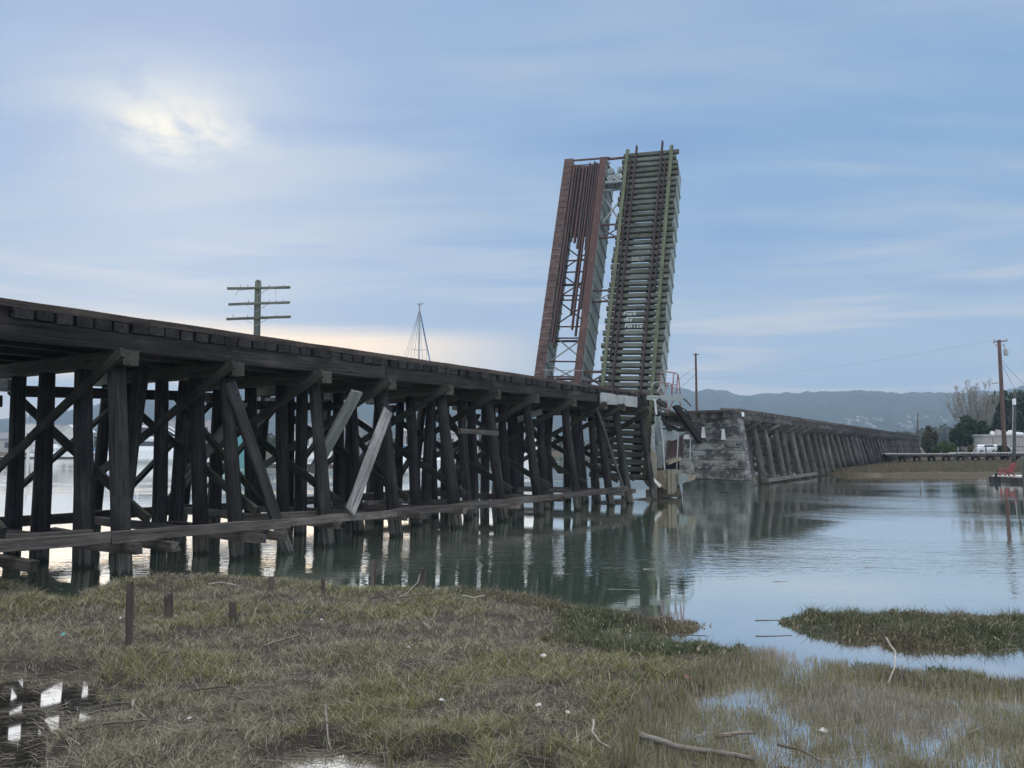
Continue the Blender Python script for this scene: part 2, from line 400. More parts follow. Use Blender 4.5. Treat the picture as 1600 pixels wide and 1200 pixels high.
# loose and hanging planks (lift away: each a thing)
def loose(p0, p1, w, h, mat, label, roll=0.0, rag=.05, up=ZZ, name='loose_plank', cat='plank', **kw):
    o = beam(name, p0, p1, w, h, mat, None, up, roll, ragged=rag, jit=.008, **kw); o['label'] = label; o['category'] = cat; return o
loose(W3(14.16, 14.22, .90), W3(16.42, 15.05, 3.58), .05, .34, MT['grey'], 'pale silvery loose plank leaning on the long waler against the trestle piles', up=V.cross(ZZ).normalized())
loose(W3(11.30, 15.30, 4.0), W3(12.66, 14.62, -.25), .10, .30, MT['pile'], 'dark loose timber slanting from under the cap down into the water', up=U)
loose(W3(14.62, 16.1, 1.85), W3(15.0, 14.9, 4.0), .08, .42, MT['grey2'], 'broad dull grey plank wedged high between two trestle piles', up=U)
loose(W3(12.1, 19.0, .9), W3(13.3, 17.4, 3.7), .08, .3, MT['grey2'], 'dull plank leaning deep under the deck behind the dark slanting timber', up=U)
loose(W3(15.9, 15.4, .95), W3(17.9, 15.7, .93), .3, .08, MT['waler'], 'short plank lying flat on the sash timbers behind the waler')
loose(W3(6.6, 15.3, .92), W3(8.3, 15.5, .86), .3, .07, MT['waler'], 'split plank lying on the sash timbers at the left edge of the bridge', rag=.12)
loose(W3(27.3, 16.5, 4.0), W3(27.35, 17.7, 3.7), .08, .25, MT['grey'], 'small pale board caught under the deck near the white fascia boards')
loose(W3(30.2, 15.4, 4.2), W3(31.75, 14.85, .55), .07, .2, MT['brace'], 'thin dark plank slanting down beside the last trestle piles', up=U)

# ================================================================== the raised bascule leaf
B = radians(20); PH = radians(2.3)
R0 = Vector((7.674, 39.945, 5.41))
Wv = Vector((-cos(B)*cos(PH), sin(B)*cos(PH), sin(PH)))
d_ = ray(1060, 228); P_ = E0+d_*((R0-E0).dot(Wv)/d_.dot(Wv))
Dv = (P_-R0).normalized(); Nv = Wv.cross(Dv).normalized()
if Nv.y > 0: Nv = -Nv
def L3(w, l, n=0.0): return R0+Wv*w+Dv*l+Nv*n
def lp(px, py, n=0.0):
    d = ray(px, py); o = R0+Nv*n; p = E0+d*((o-E0).dot(Nv)/d.dot(Nv)) - R0
    return p.dot(Wv), p.dot(Dv)
LT = 15.45; LB = -4.7
lf = reg(thing('bascule_span', L3(3.5, 0), 'raised bascule railway span with mossy ties and a rusty girder frame standing nearly upright', 'drawbridge span'))
ties = []
nti = 53
for i in range(nti):
    l = LB+.1+i*(LT-LB-.2)/(nti-1)
    a, b = rnd(.05), rnd(.05)
    sh = random.choice((0, 0, 0, .07, -.06))
    o = beam('cross_tie', L3(-.02+a+sh, l+rnd(.012), -.115), L3(3.28+b+sh, l+rnd(.02), -.115), .248+rnd(.014), .24, MT['tie'], lf, up=Nv, jit=.007, c=.03, seg=4)
    ties.append((l, o))
for w in (.38, 3.02):
    beam('guard_timber', L3(w, LB, .07), L3(w, LT+.22, .07), .2, .14, MT['mossrail'], lf, up=Nv, jit=.006)
def rail(name, w, l0, l1, n=0.0, k=1.0, par=None):
    m = MB(); m.beam(L3(w, l0, n+.012), L3(w, l1, n+.012), .14*k, .024, Nv); m.beam(L3(w, l0, n+.075), L3(w, l1, n+.075), .024, .11, Nv); m.beam(L3(w, l0, n+.148), L3(w, l1, n+.148), .075*k, .04, Nv)
    return m.build(name, MT['rustrail'], par or lf)
for w in (.84, 1.08, 2.38, 2.62):
    beam('shade_stringer', L3(w, LB+.2, -.45), L3(w, LT-.3, -.45), .22, .4, MT['trestle'], lf, up=Nv)  # added behind the ties to block light and darken the gaps
rail('rail', .96, -.05, LT+.62); rail('rail', 2.49, -.05, LT+.45)
rail('guard_rail', .68, 6, LT-.6, k=.6); rail('guard_rail', 2.78, 1.8, LT-.4, k=.7)
def girder(w0, w1, l0, l1, dep, webw, name='girder', fl=MT['rust'], n0=0.0, back=True, cover=False):
    m = MB(); m.beam(L3(webw, l0, n0-.04-dep/2), L3(webw, l1, n0-.04-dep/2), .03, dep, Nv)
    g = m.build(name, MT['steel'], lf)
    m = MB(); m.beam(L3((w0+w1)/2, l0, n0), L3((w0+w1)/2, l1, n0), w1-w0, .05, Nv)
    k = 0; l = l0+.2
    while l < l1-.2 and cover:                                # rivet rows and cover plates on the flange
        m.beam(L3(w0+.02, l, n0+.028), L3(w1-.02, l, n0+.028), .05, .02, Dv); l += .42; k += 1
    m.build('flange', fl, g)
    if back:
        m = MB(); m.beam(L3((w0+w1)/2, l0, n0-.1-dep), L3((w0+w1)/2, l1, n0-.1-dep), (w1-w0)*.8, .05, Nv); m.build('flange', fl, g)
    l = l0+.6
    m = MB()
    while l < l1-.3:
        sg = -1
        m.beam(L3(webw-.02, l, n0-.06), L3(webw-.02, l-.28, n0-.04-dep), .025, .13, Wv); l += 1.02
    m.build('stiffener', MT['steel'], g)
    return g
def brick_flange():
    m, nt, b = new_mat('riveted_rusty_flange'); SETB(b, .8, .3)
    geo = N(nt, 'ShaderNodeNewGeometry')
    dp = N(nt, 'ShaderNodeVectorMath', operation='DOT_PRODUCT'); nt.links.new(geo.outputs['Position'], dp.inputs[0]); dp.inputs[1].default_value = Dv
    n1 = NOISE(nt, geo.outputs['Position'], 2.4, 6, .65)
    n2 = NOISE(nt, geo.outputs['Position'], 8, 4, .6)
    fr = M(nt, 'FRACT', M(nt, 'MULTIPLY', dp.outputs['Value'], 2.38))
    lo_ = M(nt, 'SUBTRACT', 1.0, SS(nt, M(nt, 'SUBTRACT', dp.outputs['Value'], R0.dot(Dv)), 8.0, 13.0))
    edge = M(nt, 'MULTIPLY', M(nt, 'MULTIPLY', M(nt, 'LESS_THAN', fr, .11), SS(nt, n1, .45, .6)), lo_)
    c = MIX(nt, SS(nt, n1, .35, .65), (.066, .045, .044), (.11, .072, .062))
    c = MIX(nt, SS(nt, n2, .6, .7), c, (.05, .035, .035))
    c = MIX(nt, M(nt, 'MULTIPLY', edge, .7), c, (.34, .30, .26))
    nt.links.new(c, b.inputs['Base Color']); return m
MT['flange'] = brick_flange()
girder(.02, .36, LB+.4, LT-.6, 1.75, .05, n0=-.26, fl=MT['steelpale'])
girder(2.5, 2.84, LB+.4, LT-.6, 1.2, 2.55, n0=-.26, fl=MT['steel'])
girder(4.28, 4.70, -.9, LT-.1, 2.3, 4.30, fl=MT['rust'])
girder(6.42, 6.98, -.9, LT, 1.7, 6.47, fl=MT['flange'], cover=True)
# cross struts and laced bracing between the two tracks
def strut(p, q, w=.1, h=.1, mat='rust', name='strut'):
    return beam(name, L3(*p), L3(*q), w, h, MT[mat], lf, up=Nv, jit=0, c=.004, seg=1)
for py in (243, 292, 346, 366, 449, 466, 577, 592):
    a = lp(946, py)
    strut((3.2, a[1], -.35), (4.3, a[1]-.02, -.35), .12 if py in (243, 577) else .08, .1, 'rust' if py not in (292,) else 'galv')
def xbr(y0, y1, mat, n=-.5, w=.09):
    a = lp(950, y0)[1]; b = lp(950, y1)[1]
    strut((3.1, a, n), (4.3, b, n), w, .03, mat, 'lacing_bar'); strut((3.1, b, n-.06), (4.3, a, n-.06), w, .03, mat, 'lacing_bar')
xbr(250, 285, 'rust'); xbr(300, 342, 'steelpale', -.5, .11); xbr(348, 366, 'rust', -.5, .07); xbr(450, 466, 'steelpale', -.5, .07); xbr(578, 600, 'rust', -.5)
# gearbox at the toe
m = MB(); a = lp(962, 275)
m.hexa([L3(3.25, a[1]-.45, -.7), L3(4.1, a[1]-.5, -.7), L3(4.1, a[1]-.5, -.1), L3(3.25, a[1]-.45, -.1)],
       [L3(3.3, a[1]+.3, -.7), L3(4.12, a[1]+.25, -.7), L3(4.1, a[1]+.25, -.1), L3(3.3, a[1]+.3, -.1)])
gb = m.build('locking_machine', MT['sheet'], lf)
for (w, l, r) in ((3.9, .05, .22), (3.45, .1, .26), (3.95, .55, .2), (3.4, .62, .17)):
    m = MB(); m.tube([L3(w, a[1]+l-.15, -.15), L3(w, a[1]+l-.15, .02)], r, 14); m.tube([L3(w, a[1]+l-.15, .02), L3(w, a[1]+l-.15, .07)], r*.4, 10); m.build('gear_housing', MT['sheet'], gb)
m = MB(); m.tube([L3(4.2, a[1]-.42, .0), L3(3.1, a[1]-.42, .0)], .09, 8); m.build('shaft', MT['steel'], gb)
for k in range(3): 
    m = MB(); m.tube([L3(3.45+k*.12, a[1]-.5, -.1), L3(3.5+k*.1, a[1]-.85-k*.06, -.05), L3(3.4+k*.1, a[1]-1.0, -.1)], .025, 5); m.build('cable_end', MT['wire'], gb)
# stripped left bay: scrap rails and plates between the girders
def lpx(px, py): return lp(px, py, -.15)
strut((4.1, LT-.15, -.05), (6.95, LT-.1, -.05), .1, .08, 'rust')
strut((4.1, LT-.38, -.25), (6.95, LT-.33, -.25), .06, .05, 'rust')
for (wa, wb_, py, dn) in ((4.68, 5.05, 392, 0), (5.06, 5.85, 371, -.012), (5.86, 6.44, 352, .01)):
    m = MB(); m.beam(L3((wa+wb_)/2, lpx(895, py)[1], -.16+dn), L3((wa+wb_)/2, LT-.45+rnd(.05), -.16+dn), wb_-wa, .02, Nv); m.build('deck_plate', MT['rustplate'], lf)
strips = [(6.28, 3.0, .16), (6.10, 2.6, .12), (5.90, 9.5, .13), (5.68, 9.4, .15), (5.48, 9.0, .18), (5.30, 4.6, .12), (5.17, 3.7, .12), (5.02, 9.3, .12), (4.87, 3.3, .12), (4.76, 5.0, .10)]
for k, (w, lb, ww) in enumerate(strips):
    dx = rnd(.05)
    top = LT-.45+rnd(.22)
    m = MB(); m.beam(L3(w+dx, lb, -.13), L3(w, top, -.13), ww, .02, Nv); m.beam(L3(w+dx, lb, -.05), L3(w, top, -.05), .025, .15, Nv); m.beam(L3(w+dx, lb, .03), L3(w, top, .03), ww*.6, .035, Nv)
    m.build('hanging_rail', MT['rustrail'] if k % 3 else MT['rustplate'], lf)
for py in (400, 418, 455, 462, 504, 522, 559, 583, 592):
    l = lpx(890, py)[1]; strut((4.35, l, -.7), (6.5, l+.02, -.7), .07, .07, 'rust')
def xb2(y0, y1, mat='rust', w=.08):
    a = lpx(890, y0)[1]; b = lpx(880, y1)[1]
    strut((4.4, a, -.85), (6.45, b, -.85), w, .03, mat, 'lacing_bar'); strut((4.4, b, -.92), (6.45, a, -.92), w, .03, mat, 'lacing_bar')
xb2(375, 412); xb2(418, 456); xb2(460, 500); xb2(515, 557, 'steelpale'); xb2(562, 590, 'steelpale'); xb2(583, 600)
for py, n in ((350, -1.2), (430, -1.3), (520, -1.25), (580, -1.3)):
    l = lpx(890, py)[1]; strut((4.35, l, n), (6.5, l, n), .1, .12, 'rust')
strut((4.2, lpx(890, 581)[1], .03), (6.5, lpx(890, 581)[1]+.02, .03), .03, .03, 'galv')
# white spray paint on the ties
FONT = {'F': [[(0, 0), (0, 1), (.7, 1)], [(0, .55), (.55, .55)]], 'u': [[(0, .62), (.05, .1), (.3, 0), (.55, .15), (.6, .62)], [(.6, .62), (.62, 0)]],
        'c': [[(.55, .55), (.25, .65), (0, .35), (.2, 0), (.58, .08)]], 'k': [[(0, 0), (0, 1)], [(.5, .65), (.02, .3), (.55, 0)]],
        't': [[(.25, 1), (.25, .08), (.5, 0)], [(-.1, .62), (.6, .62)]], 'h': [[(0, 0), (0, 1)], [(0, .5), (.3, .65), (.5, .5), (.5, 0)]],
        'e': [[(0, .35), (.55, .38), (.45, .62), (.15, .6), (0, .3), (.2, 0), (.55, .1)]], 'P': [[(0, 0), (0, 1), (.5, .95), (.55, .65), (0, .5)]],
        'o': [[(.3, .62), (.02, .45), (.05, .1), (.3, 0), (.55, .15), (.55, .5), (.3, .62)]], 'l': [[(.1, 0), (.1, 1)]], 'i': [[(.1, 0), (.1, .6)], [(.1, .82), (.1, .92)]],
        'S': [[(.6, .9), (.3, 1), (.05, .8), (.15, .55), (.5, .45), (.6, .2), (.3, 0), (0, .1)]], 'A': [[(0, 0), (.3, 1), (.6, 0)], [(.12, .4), (.5, .4)]],
        'L': [[(0, 1), (0, 0), (.55, 0)]], 'C': [[(.6, .9), (.25, 1), (0, .6), (.1, .1), (.6, .05)]]}
def spray(text, px0, px1, py, hgt, mat, th=.032):
    w0, l0 = lp(px0, py); w1, _ = lp(px1, py)
    l, tie = min(ties, key=lambda q: abs(q[0]-l0))
    adv = (w0-w1)/len(text); m = MB(); x = w0
    for ch in text:
        jx, jy, js = rnd(.015), rnd(.02), random.uniform(.85, 1.08)
        for pl in FONT[ch]:
            pl = [(a*js+jx*4+rnd(.03), b*js+jy+rnd(.03)) for a, b in pl]
            for (a0, b0), (a1, b1) in zip(pl[:-1], pl[1:]):
                m.beam(L3(x-a0*adv*1.15, l-hgt/2+b0*hgt, .006), L3(x-a1*adv*1.15, l-hgt/2+b1*hgt, .006), th, .006, Nv)
        x -= adv
    m.build('spray_lettering', mat, tie)
spray('Fuck', 975.5, 996, 486, .22, MT['graffiti']); spray('the', 975.5, 989, 498.5, .22, MT['graffiti']); spray('Police', 976.5, 1005, 511, .22, MT['graffiti'])
spray('SALC', 987, 1008, 402, .22, MT['graffiti2'], .045)

# ================================================================== wreckage round the bascule pier
def pY(px, py, Y=38.6): return on_Y(px, py, Y)
pf = reg(thing('service_platform', pY(1030, 620), 'small steel service platform with bent red pipe railing beside the raised span', 'platform'))
m = MB(); m.beam(pY(998, 619.5), pY(1066, 621.5), .5, .14); m.build('deck', MT['galv'], pf)
m = MB(); m.beam(pY(998, 621, 38.33), pY(1066, 623, 38.33), .06, .24); m.build('edge_beam', MT['steel'], pf)
def pipes(lst, par, mat, r=.03, name='railing'):
    m = MB()
    for Y, pts in lst: m.tube([on_Y(x, y, Y) for x, y in pts], r, 6)
    return m.build(name, mat, par)
pipes([(38.4, [(1031, 617), (1031, 588), (1034, 581), (1040, 580.5), (1056, 583), (1060, 586), (1063, 616)]), (38.4, [(1059, 586), (1057, 616)]), (38.4, [(1053, 583), (1050, 617)]),
       (38.4, [(1030, 597), (1047, 599), (1049, 601), (1049, 617)]), (38.4, [(1049, 601), (1058, 601.5)]), (38.4, [(1044, 600), (1038, 613), (1034, 617)])], pf, MT['redpipe'], .032)
pipes([(38.4, [(1041, 623), (1044, 646)]), (38.4, [(1053, 623), (1045, 642)]), (38.4, [(1061, 623), (1064, 636)])], pf, MT['redpipe'], .032, 'hanger')
pipes([(38.3, [(1028, 612), (1030, 606), (1035, 605), (1039, 610), (1042, 616)]), (38.5, [(1018, 602), (1022, 598), (1030, 596)])], pf, MT['galv'], .03, 'conduit')
pipes([(38.6, [(1065, 621), (1072, 626), (1080, 635)]), (38.6, [(1063, 636), (1072, 641), (1080, 652)])], pf, MT['wire'], .035, 'cable')
# bascule pier blocks
bp = reg(thing('bascule_pier', pY(1050, 760, 38.2), 'broken yellow and brown concrete bascule pier at the waterline below the raised span', 'bridge pier'))
def block(pts, Y, dep, name, mat, jit=.05, n=None):
    """rough block: front outline (pixels at depth Y) pushed back by dep"""
    m = MB(); k = len(pts); fr = [on_Y(x, y, Y+rnd(jit)) for x, y in pts]; bk = [p+Vector((-.2*dep, dep, 0)) for p in fr]
    i = len(m.v); m.v += fr+bk; m.f.append(tuple(range(i, i+k))); m.f.append(tuple(reversed(range(i+k, i+2*k)))); m.m += [0, 0]
    for a in range(k):
        b = (a+1) % k; m.f.append((i+a, i+a+k, i+b+k, i+b)); m.m.append(0)
    return m.build(name, mat, bp)
block([(1026, 736), (1043, 734), (1044, 766), (1035, 763), (1028, 752)], 38.0, 2.0, 'brown_block', MT['concb'])
block([(1043, 733), (1048, 734), (1048, 772), (1044, 772)], 37.9, 1.5, 'edge_pilaster', MT['concy'])
block([(1049, 733), (1068, 734), (1066, 752), (1058, 757), (1057, 768), (1052, 772), (1049, 770)], 37.95, 1.8, 'yellow_block', MT['concy'])
block([(1060, 741), (1073, 740), (1074, 752), (1064, 757), (1060, 757)], 37.7, 1.5, 'corbel_block', MT['sheet'])
block([(1069, 741), (1088, 742), (1086, 749), (1075, 753), (1068, 748)], 37.8, 1.4, 'ledge', MT['concy'])
block([(1061, 720), (1082, 716), (1085, 724), (1084, 738), (1070, 741), (1062, 734)], 39.2, 1.6, 'rubble_block', MT['conc'])
block([(1044, 722), (1064, 714), (1066, 718), (1045, 726)], 38.0, .8, 'tilted_slab', MT['concy'])
block([(1030, 768), (1046, 766), (1062, 762), (1066, 776), (1030, 778)], 38.6, 1.8, 'footing', MT['concb'])
block([(1018, 748), (1022, 747), (1034, 758), (1031, 762)], 37.6, .25, 'white_bracket', MT['offwhite'], .0)
block([(1041, 724), (1056, 723), (1057, 732), (1040, 734)], 38.6, .8, 'machine_base', MT['black'], .0)
# pale fender column and grey sheet metal
fc = reg(thing('fender_column', pY(1020, 775, 38.2), 'pale weathered fender column standing in the water beside the brown pier block', 'column'))
m = MB(); m.hexa([pY(1014, 778, 38.0), pY(1026, 778, 38.0), pY(1026, 778, 38.5), pY(1014, 778, 38.5)], [pY(1017, 700, 38.0), pY(1027, 712, 38.0), pY(1027, 712, 38.5), pY(1017, 700, 38.5)]); m.build('column', MT['concy'], fc)
m = MB(); m.hexa([pY(1016, 704, 38.05), pY(1024, 709, 38.05), pY(1024, 709, 38.4), pY(1016, 704, 38.4)], [pY(1018, 665, 38.05), pY(1023, 662, 38.05), pY(1023, 662, 38.4), pY(1018, 665, 38.4)]); m.build('column_top', MT['sheet'], fc)
sh = reg(thing('sheet_metal_guard', pY(1038, 735, 38.5), 'torn grey sheet metal machinery guard hanging above the concrete pier', 'metal guard'))
m = MB(); m.quad([pY(1022, 648, 38.3), pY(1029, 652, 38.3), pY(1036, 700, 38.25), pY(1034, 733, 38.3), pY(1027, 731, 38.4), pY(1025, 690, 38.45)]); m.build('curved_sheet', MT['sheet'], sh)
m = MB(); m.hexa([pY(1031, 731, 38.6), pY(1039, 731, 38.6), pY(1039, 731, 39), pY(1031, 731, 39)], [pY(1032, 676, 38.6), pY(1041, 673, 38.6), pY(1041, 673, 39), pY(1032, 676, 39)]); m.build('panel', MT['sheet'], sh)
m = MB(); m.hexa([pY(1041, 690, 38.7), pY(1056, 684, 38.7), pY(1056, 684, 39.2), pY(1041, 690, 39.2)], [pY(1041, 674, 38.7), pY(1074, 675, 38.7), pY(1074, 675, 39.2), pY(1041, 674, 39.2)]); m.build('bracket', MT['sheet'], sh)
m = MB(); m.hexa([pY(1046, 733, 39.4), pY(1062, 733, 39.4), pY(1062, 733, 40), pY(1046, 733, 40)], [pY(1046, 690, 39.4), pY(1066, 684, 39.4), pY(1066, 684, 40), pY(1046, 690, 40)]); m.build('rusty_panel', MT['rustplate'], sh)
m = MB(); m.tube([pY(1033.5, 668, 38.2), pY(1036, 700, 38.2), pY(1038.5, 734, 38.2)], .045, 7); m.tube([pY(1060, 676, 38.4), pY(1057, 735, 38.4)], .03, 6); m.tube([pY(1079, 685, 38.6), pY(1078, 718, 38.6)], .03, 6); m.build('pipe', MT['galv'], sh)
# broken timbers
def bt(p, q, Y0, Y1, w, h, mat, label, rag=.08, **kw): return loose(on_Y(p[0], p[1], Y0), on_Y(q[0], q[1], Y1), w, h, MT[mat], label, rag=rag, name='broken_timber', cat='timber', **kw)
bt((1055, 633), (1094, 690), 38.0, 38.6, .26, .27, 'trestle', 'thick black broken timber hanging steeply from the wrecked fender', .12)
bt((1024, 646), (1080, 652), 38.4, 38.9, .3, .14, 'trestle', 'flat dark timber spanning under the service platform')
bt((1038, 653), (1078, 658), 38.6, 39.3, .35, .24, 'trestle', 'dark timber directly below the flat fender timber', .1)
bt((1032, 670), (1076, 671), 38.4, 39.4, .22, .10, 'trestle', 'thin dark timber ledge above the torn sheet metal')
bt((1036, 653), (1046, 670), 38.5, 38.7, .14, .2, 'trestle', 'short black diagonal strut below the flat fender timber')
bt((1027, 624), (1040, 636), 38.3, 38.6, .22, .22, 'brace', 'short splintered timber poking out under the platform deck')
bt((1031, 637), (1060, 647), 38.2, 38.8, .2, .1, 'grey2', 'tilted grey board over the dark fender timbers')
bt((1023, 625), (1025, 646), 38.2, 38.2, .22, .1, 'pale', 'short pale upright board under the platform end')
bt((1005, 620), (1011, 642), 38.0, 38.0, .2, .2, 'brace', 'mossy upright post stub at the end of the trestle deck')
bt((1010, 640), (1004, 690), 38.0, 38.0, .16, .16, 'brace', 'leaning grey post below the mossy post stub')
bt((1070, 655), (1077, 668), 38.8, 39.2, .3, .3, 'trestle', 'stub of black timber next to the hanging broken timber')
bt((1082, 664), (1096, 668), 39.2, 39.6, .06, .06, 'trestle', 'thin iron strap at the lower tip of the hanging timber')
bt((960, 787), (1016, 779), 37.0, 37.6, .22, .14, 'waler', 'grey timber lying at water level below the last trestle bent', .05)
bt((935, 788), (972, 783), 35.0, 36.0, .3, .2, 'waler', 'short floating timber beside the last waler end', .1)

# ================================================================== far pier and far trestle
pr = reg(thing('concrete_pier', W3(50.6, 17, 0), 'stained board-marked concrete pier carrying the near end of the far trestle', 'bridge pier'))
def tap(s0, s1, t0, t1, z0, z1, dt, ds, mat, name):
    m = MB()
    b4 = [W3(s0-ds, t0-dt, z0), W3(s0-ds, t1+dt, z0), W3(s1+ds, t1+dt, z0), W3(s1+ds, t0-dt, z0)]; t4 = [W3(s0, t0, z1), W3(s0, t1, z1), W3(s1, t1, z1), W3(s1, t0, z1)]
    m.hexa(b4, t4); return m.build(name, mat, pr)
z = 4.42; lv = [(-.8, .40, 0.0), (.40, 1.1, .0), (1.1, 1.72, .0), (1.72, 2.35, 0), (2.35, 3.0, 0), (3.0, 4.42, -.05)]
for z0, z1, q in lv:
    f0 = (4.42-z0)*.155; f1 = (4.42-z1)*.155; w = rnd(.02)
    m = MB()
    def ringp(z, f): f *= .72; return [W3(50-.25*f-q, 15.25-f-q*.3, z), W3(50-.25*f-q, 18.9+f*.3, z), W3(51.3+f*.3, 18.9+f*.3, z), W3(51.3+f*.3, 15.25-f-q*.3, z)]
    m.hexa(ringp(z0, f0+w), ringp(z1-.035, f1+w)); m.build('lift', MT['conc' if z1 > .5 else 'concshade'], pr)  # lowest lift takes the painted shadow colour
m = MB(); m.hexa([W3(49.8, 15.0, 2.97), W3(49.8, 18.96, 2.97), W3(51, 18.96, 2.97), W3(51, 15.0, 2.97)], [W3(49.9, 15.05, 3.06), W3(49.9, 18.96, 3.06), W3(51, 18.96, 3.06), W3(51, 15.05, 3.06)]); m.build('ledge', MT['conc'], pr)
for (x0, y0, w, h) in ((1096, 667, 6, 17), (1127, 670, 6, 17), (1068, 679, 10, 7)):
    a = on_s(x0, y0+h, 49.78); b = on_s(x0+w, y0, 49.78); hm = MB()
    hm.hexa([W3(49.72, a[1], a[2]), W3(49.9, a[1], a[2]), W3(49.9, b[1], a[2]), W3(49.72, b[1], a[2])], [W3(49.72, a[1]-.08, b[2]), W3(49.9, a[1]-.08, b[2]), W3(49.9, b[1]+.08, b[2]), W3(49.72, b[1]+.08, b[2])]); hm.build('white_bracket', MT['offwhite'], pr)

ft = reg(thing('timber_trestle', W3(100, 17, 0), 'farther grey timber trestle running from the concrete pier to the marsh', 'trestle bridge'))
NF = 41; SF = [51.9+i*2.66 for i in range(NF)]
def dz(s): return 5.05-(s-47)*.0036
stuff = MB()
for i, s in enumerate(SF):
    zt = dz(s)-.95
    zb = -.9 if s < 64 else (.1 if s < 80 else .5)
    for k, (tt, tb) in enumerate(PT):
        off = -.02 if k else 0
        p0, p1 = W3(s+rnd(.08), tb+.1+rnd(.15), zb), W3(s, tt+rnd(.08), zt)
        mt = MT['fartim']
        if (k < 2): log('pile', p0, p1, random.uniform(.2, .24), .185, mt, ft, n=9, seg=4)
        else: stuff.tube([p0, p1], .2, 8)
    beam('pile_cap', W3(s, 15.05, zt+.14), W3(s, 21.2, zt+.14), .32, .3, MT['fartim'], ft, seg=2)
    if i < 30:
        beam('sway_brace', W3(s-.27, 14.97, zt+.2), W3(s-.27, 20.6, max(zb+.5, zt-2.6)), .08, .25, MT['fartim'], ft, seg=2)
    if i < 9:
        beam('sway_brace', W3(s+.27, 20.6, zt-.1), W3(s+.27, 14.9, .7), .08, .25, MT['fartim'], ft, seg=2)
stuff.build('pile', MT['fartim'], ft, smooth=True, kind='stuff')
edges = [49.6]+SF[1::2]+[SF[-1]+3]
for t in (15.55, 17, 19, 20.35):
    for a, b in zip(edges[:-1], edges[1:]):
        beam('stringer', W3(a+.01, t, dz(a)-.48), W3(b-.01, t, dz(b)-.48), .26, .4, MT['fartim'], ft, seg=2)
tb_ = MB()
k = 0; s = 49.2
while s < SF[-1]+3:
    if k < 80: beam('cross_tie', W3(s, 15.32+rnd(.06), dz(s)-.19), W3(s, 20.6, dz(s)-.19), .25, .18, MT['fartim'], ft, seg=1)
    else: tb_.beam(W3(s, 15.34, dz(s)-.19), W3(s, 20.6, dz(s)-.19), .25, .18)
    k += 1; s += .44
tb_.build('cross_tie', MT['fartim'], ft, kind='stuff')
g0 = 51.0
while g0 < SF[-1]+2:
    g1 = g0+random.uniform(5, 6.5); beam('guard_timber', W3(g0, 15.5, dz(g0)-.02+rnd(.012)), W3(g1-.01, 15.5, dz(g1)-.02+rnd(.012)), .2, .16, MT['fartim'], ft, seg=2); g0 = g1
beam('guard_timber', W3(47.9, 15.6, dz(48)-.1), W3(50.6, 15.5, dz(50)-.02), .2, .12, MT['fartim'], ft)
for t in (15.8, 16.6, 17.3, 18.0, 18.7):
    beam('stringer_end', W3(49.2, t, 4.58), W3(51, t, 4.58), .33, .34, MT['fartim'], ft, seg=1)
m = MB(); m.box(W3(51.4, 15.33, 4.72), .5, .05, .28, U); m.build('white_marker', MT['white'], ft)
beam('ground_sill', W3(54, 14.55, .25), W3(70.5, 14.75, .28), .2, .25, MT['fartim'], ft)
# white letter sprayed on the brace end at the left edge of the picture
_m = WM[brl.name]; L_ = (brl.data.vertices[-1].co.x)
lb = MB(); sgn = -1
def bp_(x, y): 
    p = _m @ Vector((x, 0, 0)); ax = _m.to_3x3() @ Vector((1, 0, 0)); up = U.cross(ax); up = up if up.z > 0 else -up
    return p + up*y - U*.046
Lh = (Vector(W3(6.41, 20.9, 0))-Vector(W3(6.41, 14.75, 0))).length/2
Lh = sqrt(6.15**2+3.13**2)/2
for (x0, y0), (x1, y1) in (((.30, .07), (.42, .07)), ((.42, .07), (.42, -.07)), ((.42, -.07), (.28, -.07)), ((.24, .0), (.18, .03))):
    lb.beam(bp_(Lh-x0, y0), bp_(Lh-x1, y1), .03, .006, U)
lb.build('white_letter', MT['graffiti'], brl)
# ================================================================== setting: water, land, hills
def vnoise(x, y, seed=0):
    x = np.asarray(x, float); y = np.asarray(y, float); xi = np.floor(x).astype(np.int64); yi = np.floor(y).astype(np.int64); fx = x-xi; fy = y-yi
    def h(a, b):
        n = (a*374761393+b*668265263+seed*1442695) & 0xffffffff
        n = ((n ^ (n >> 13))*1274126177) & 0xffffffff
        return ((n ^ (n >> 16)) & 0xffff)/65535.0
    u = fx*fx*(3-2*fx); v = fy*fy*(3-2*fy)
    return (h(xi, yi)*(1-u)+h(xi+1, yi)*u)*(1-v)+(h(xi, yi+1)*(1-u)+h(xi+1, yi+1)*u)*v
def fbm(x, y, seed=0, o=4):
    t = 0; a = .5; s = 0
    for k in range(o):
        t = t+a*vnoise(x*2**k, y*2**k, seed+k*17); s += a; a *= .55
    return t/s
def sdist(px, py, poly):
    """signed distance to polygon, inside positive"""
    px = np.asarray(px, float); py = np.asarray(py, float)
    d = np.full(px.shape, 1e18); ins = np.zeros(px.shape, bool); n = len(poly)
    for i in range(n):
        ax, ay = poly[i]; bx, by = poly[(i+1) % n]; ex, ey = bx-ax, by-ay
        wx, wy = px-ax, py-ay; t = np.clip((wx*ex+wy*ey)/(ex*ex+ey*ey+1e-12), 0, 1)
        d = np.minimum(d, (wx-ex*t)**2+(wy-ey*t)**2)
        c = ((ay > py) != (by > py)) & (px < (bx-ax)*(py-ay)/((by-ay) if by != ay else 1e-12)+ax); ins ^= c
    d = np.sqrt(d); return np.where(ins, d, -d)
def wpoly(pts, z=0.0): return [(on_z(x, y, z).x, on_z(x, y, z).y) for x, y in pts]
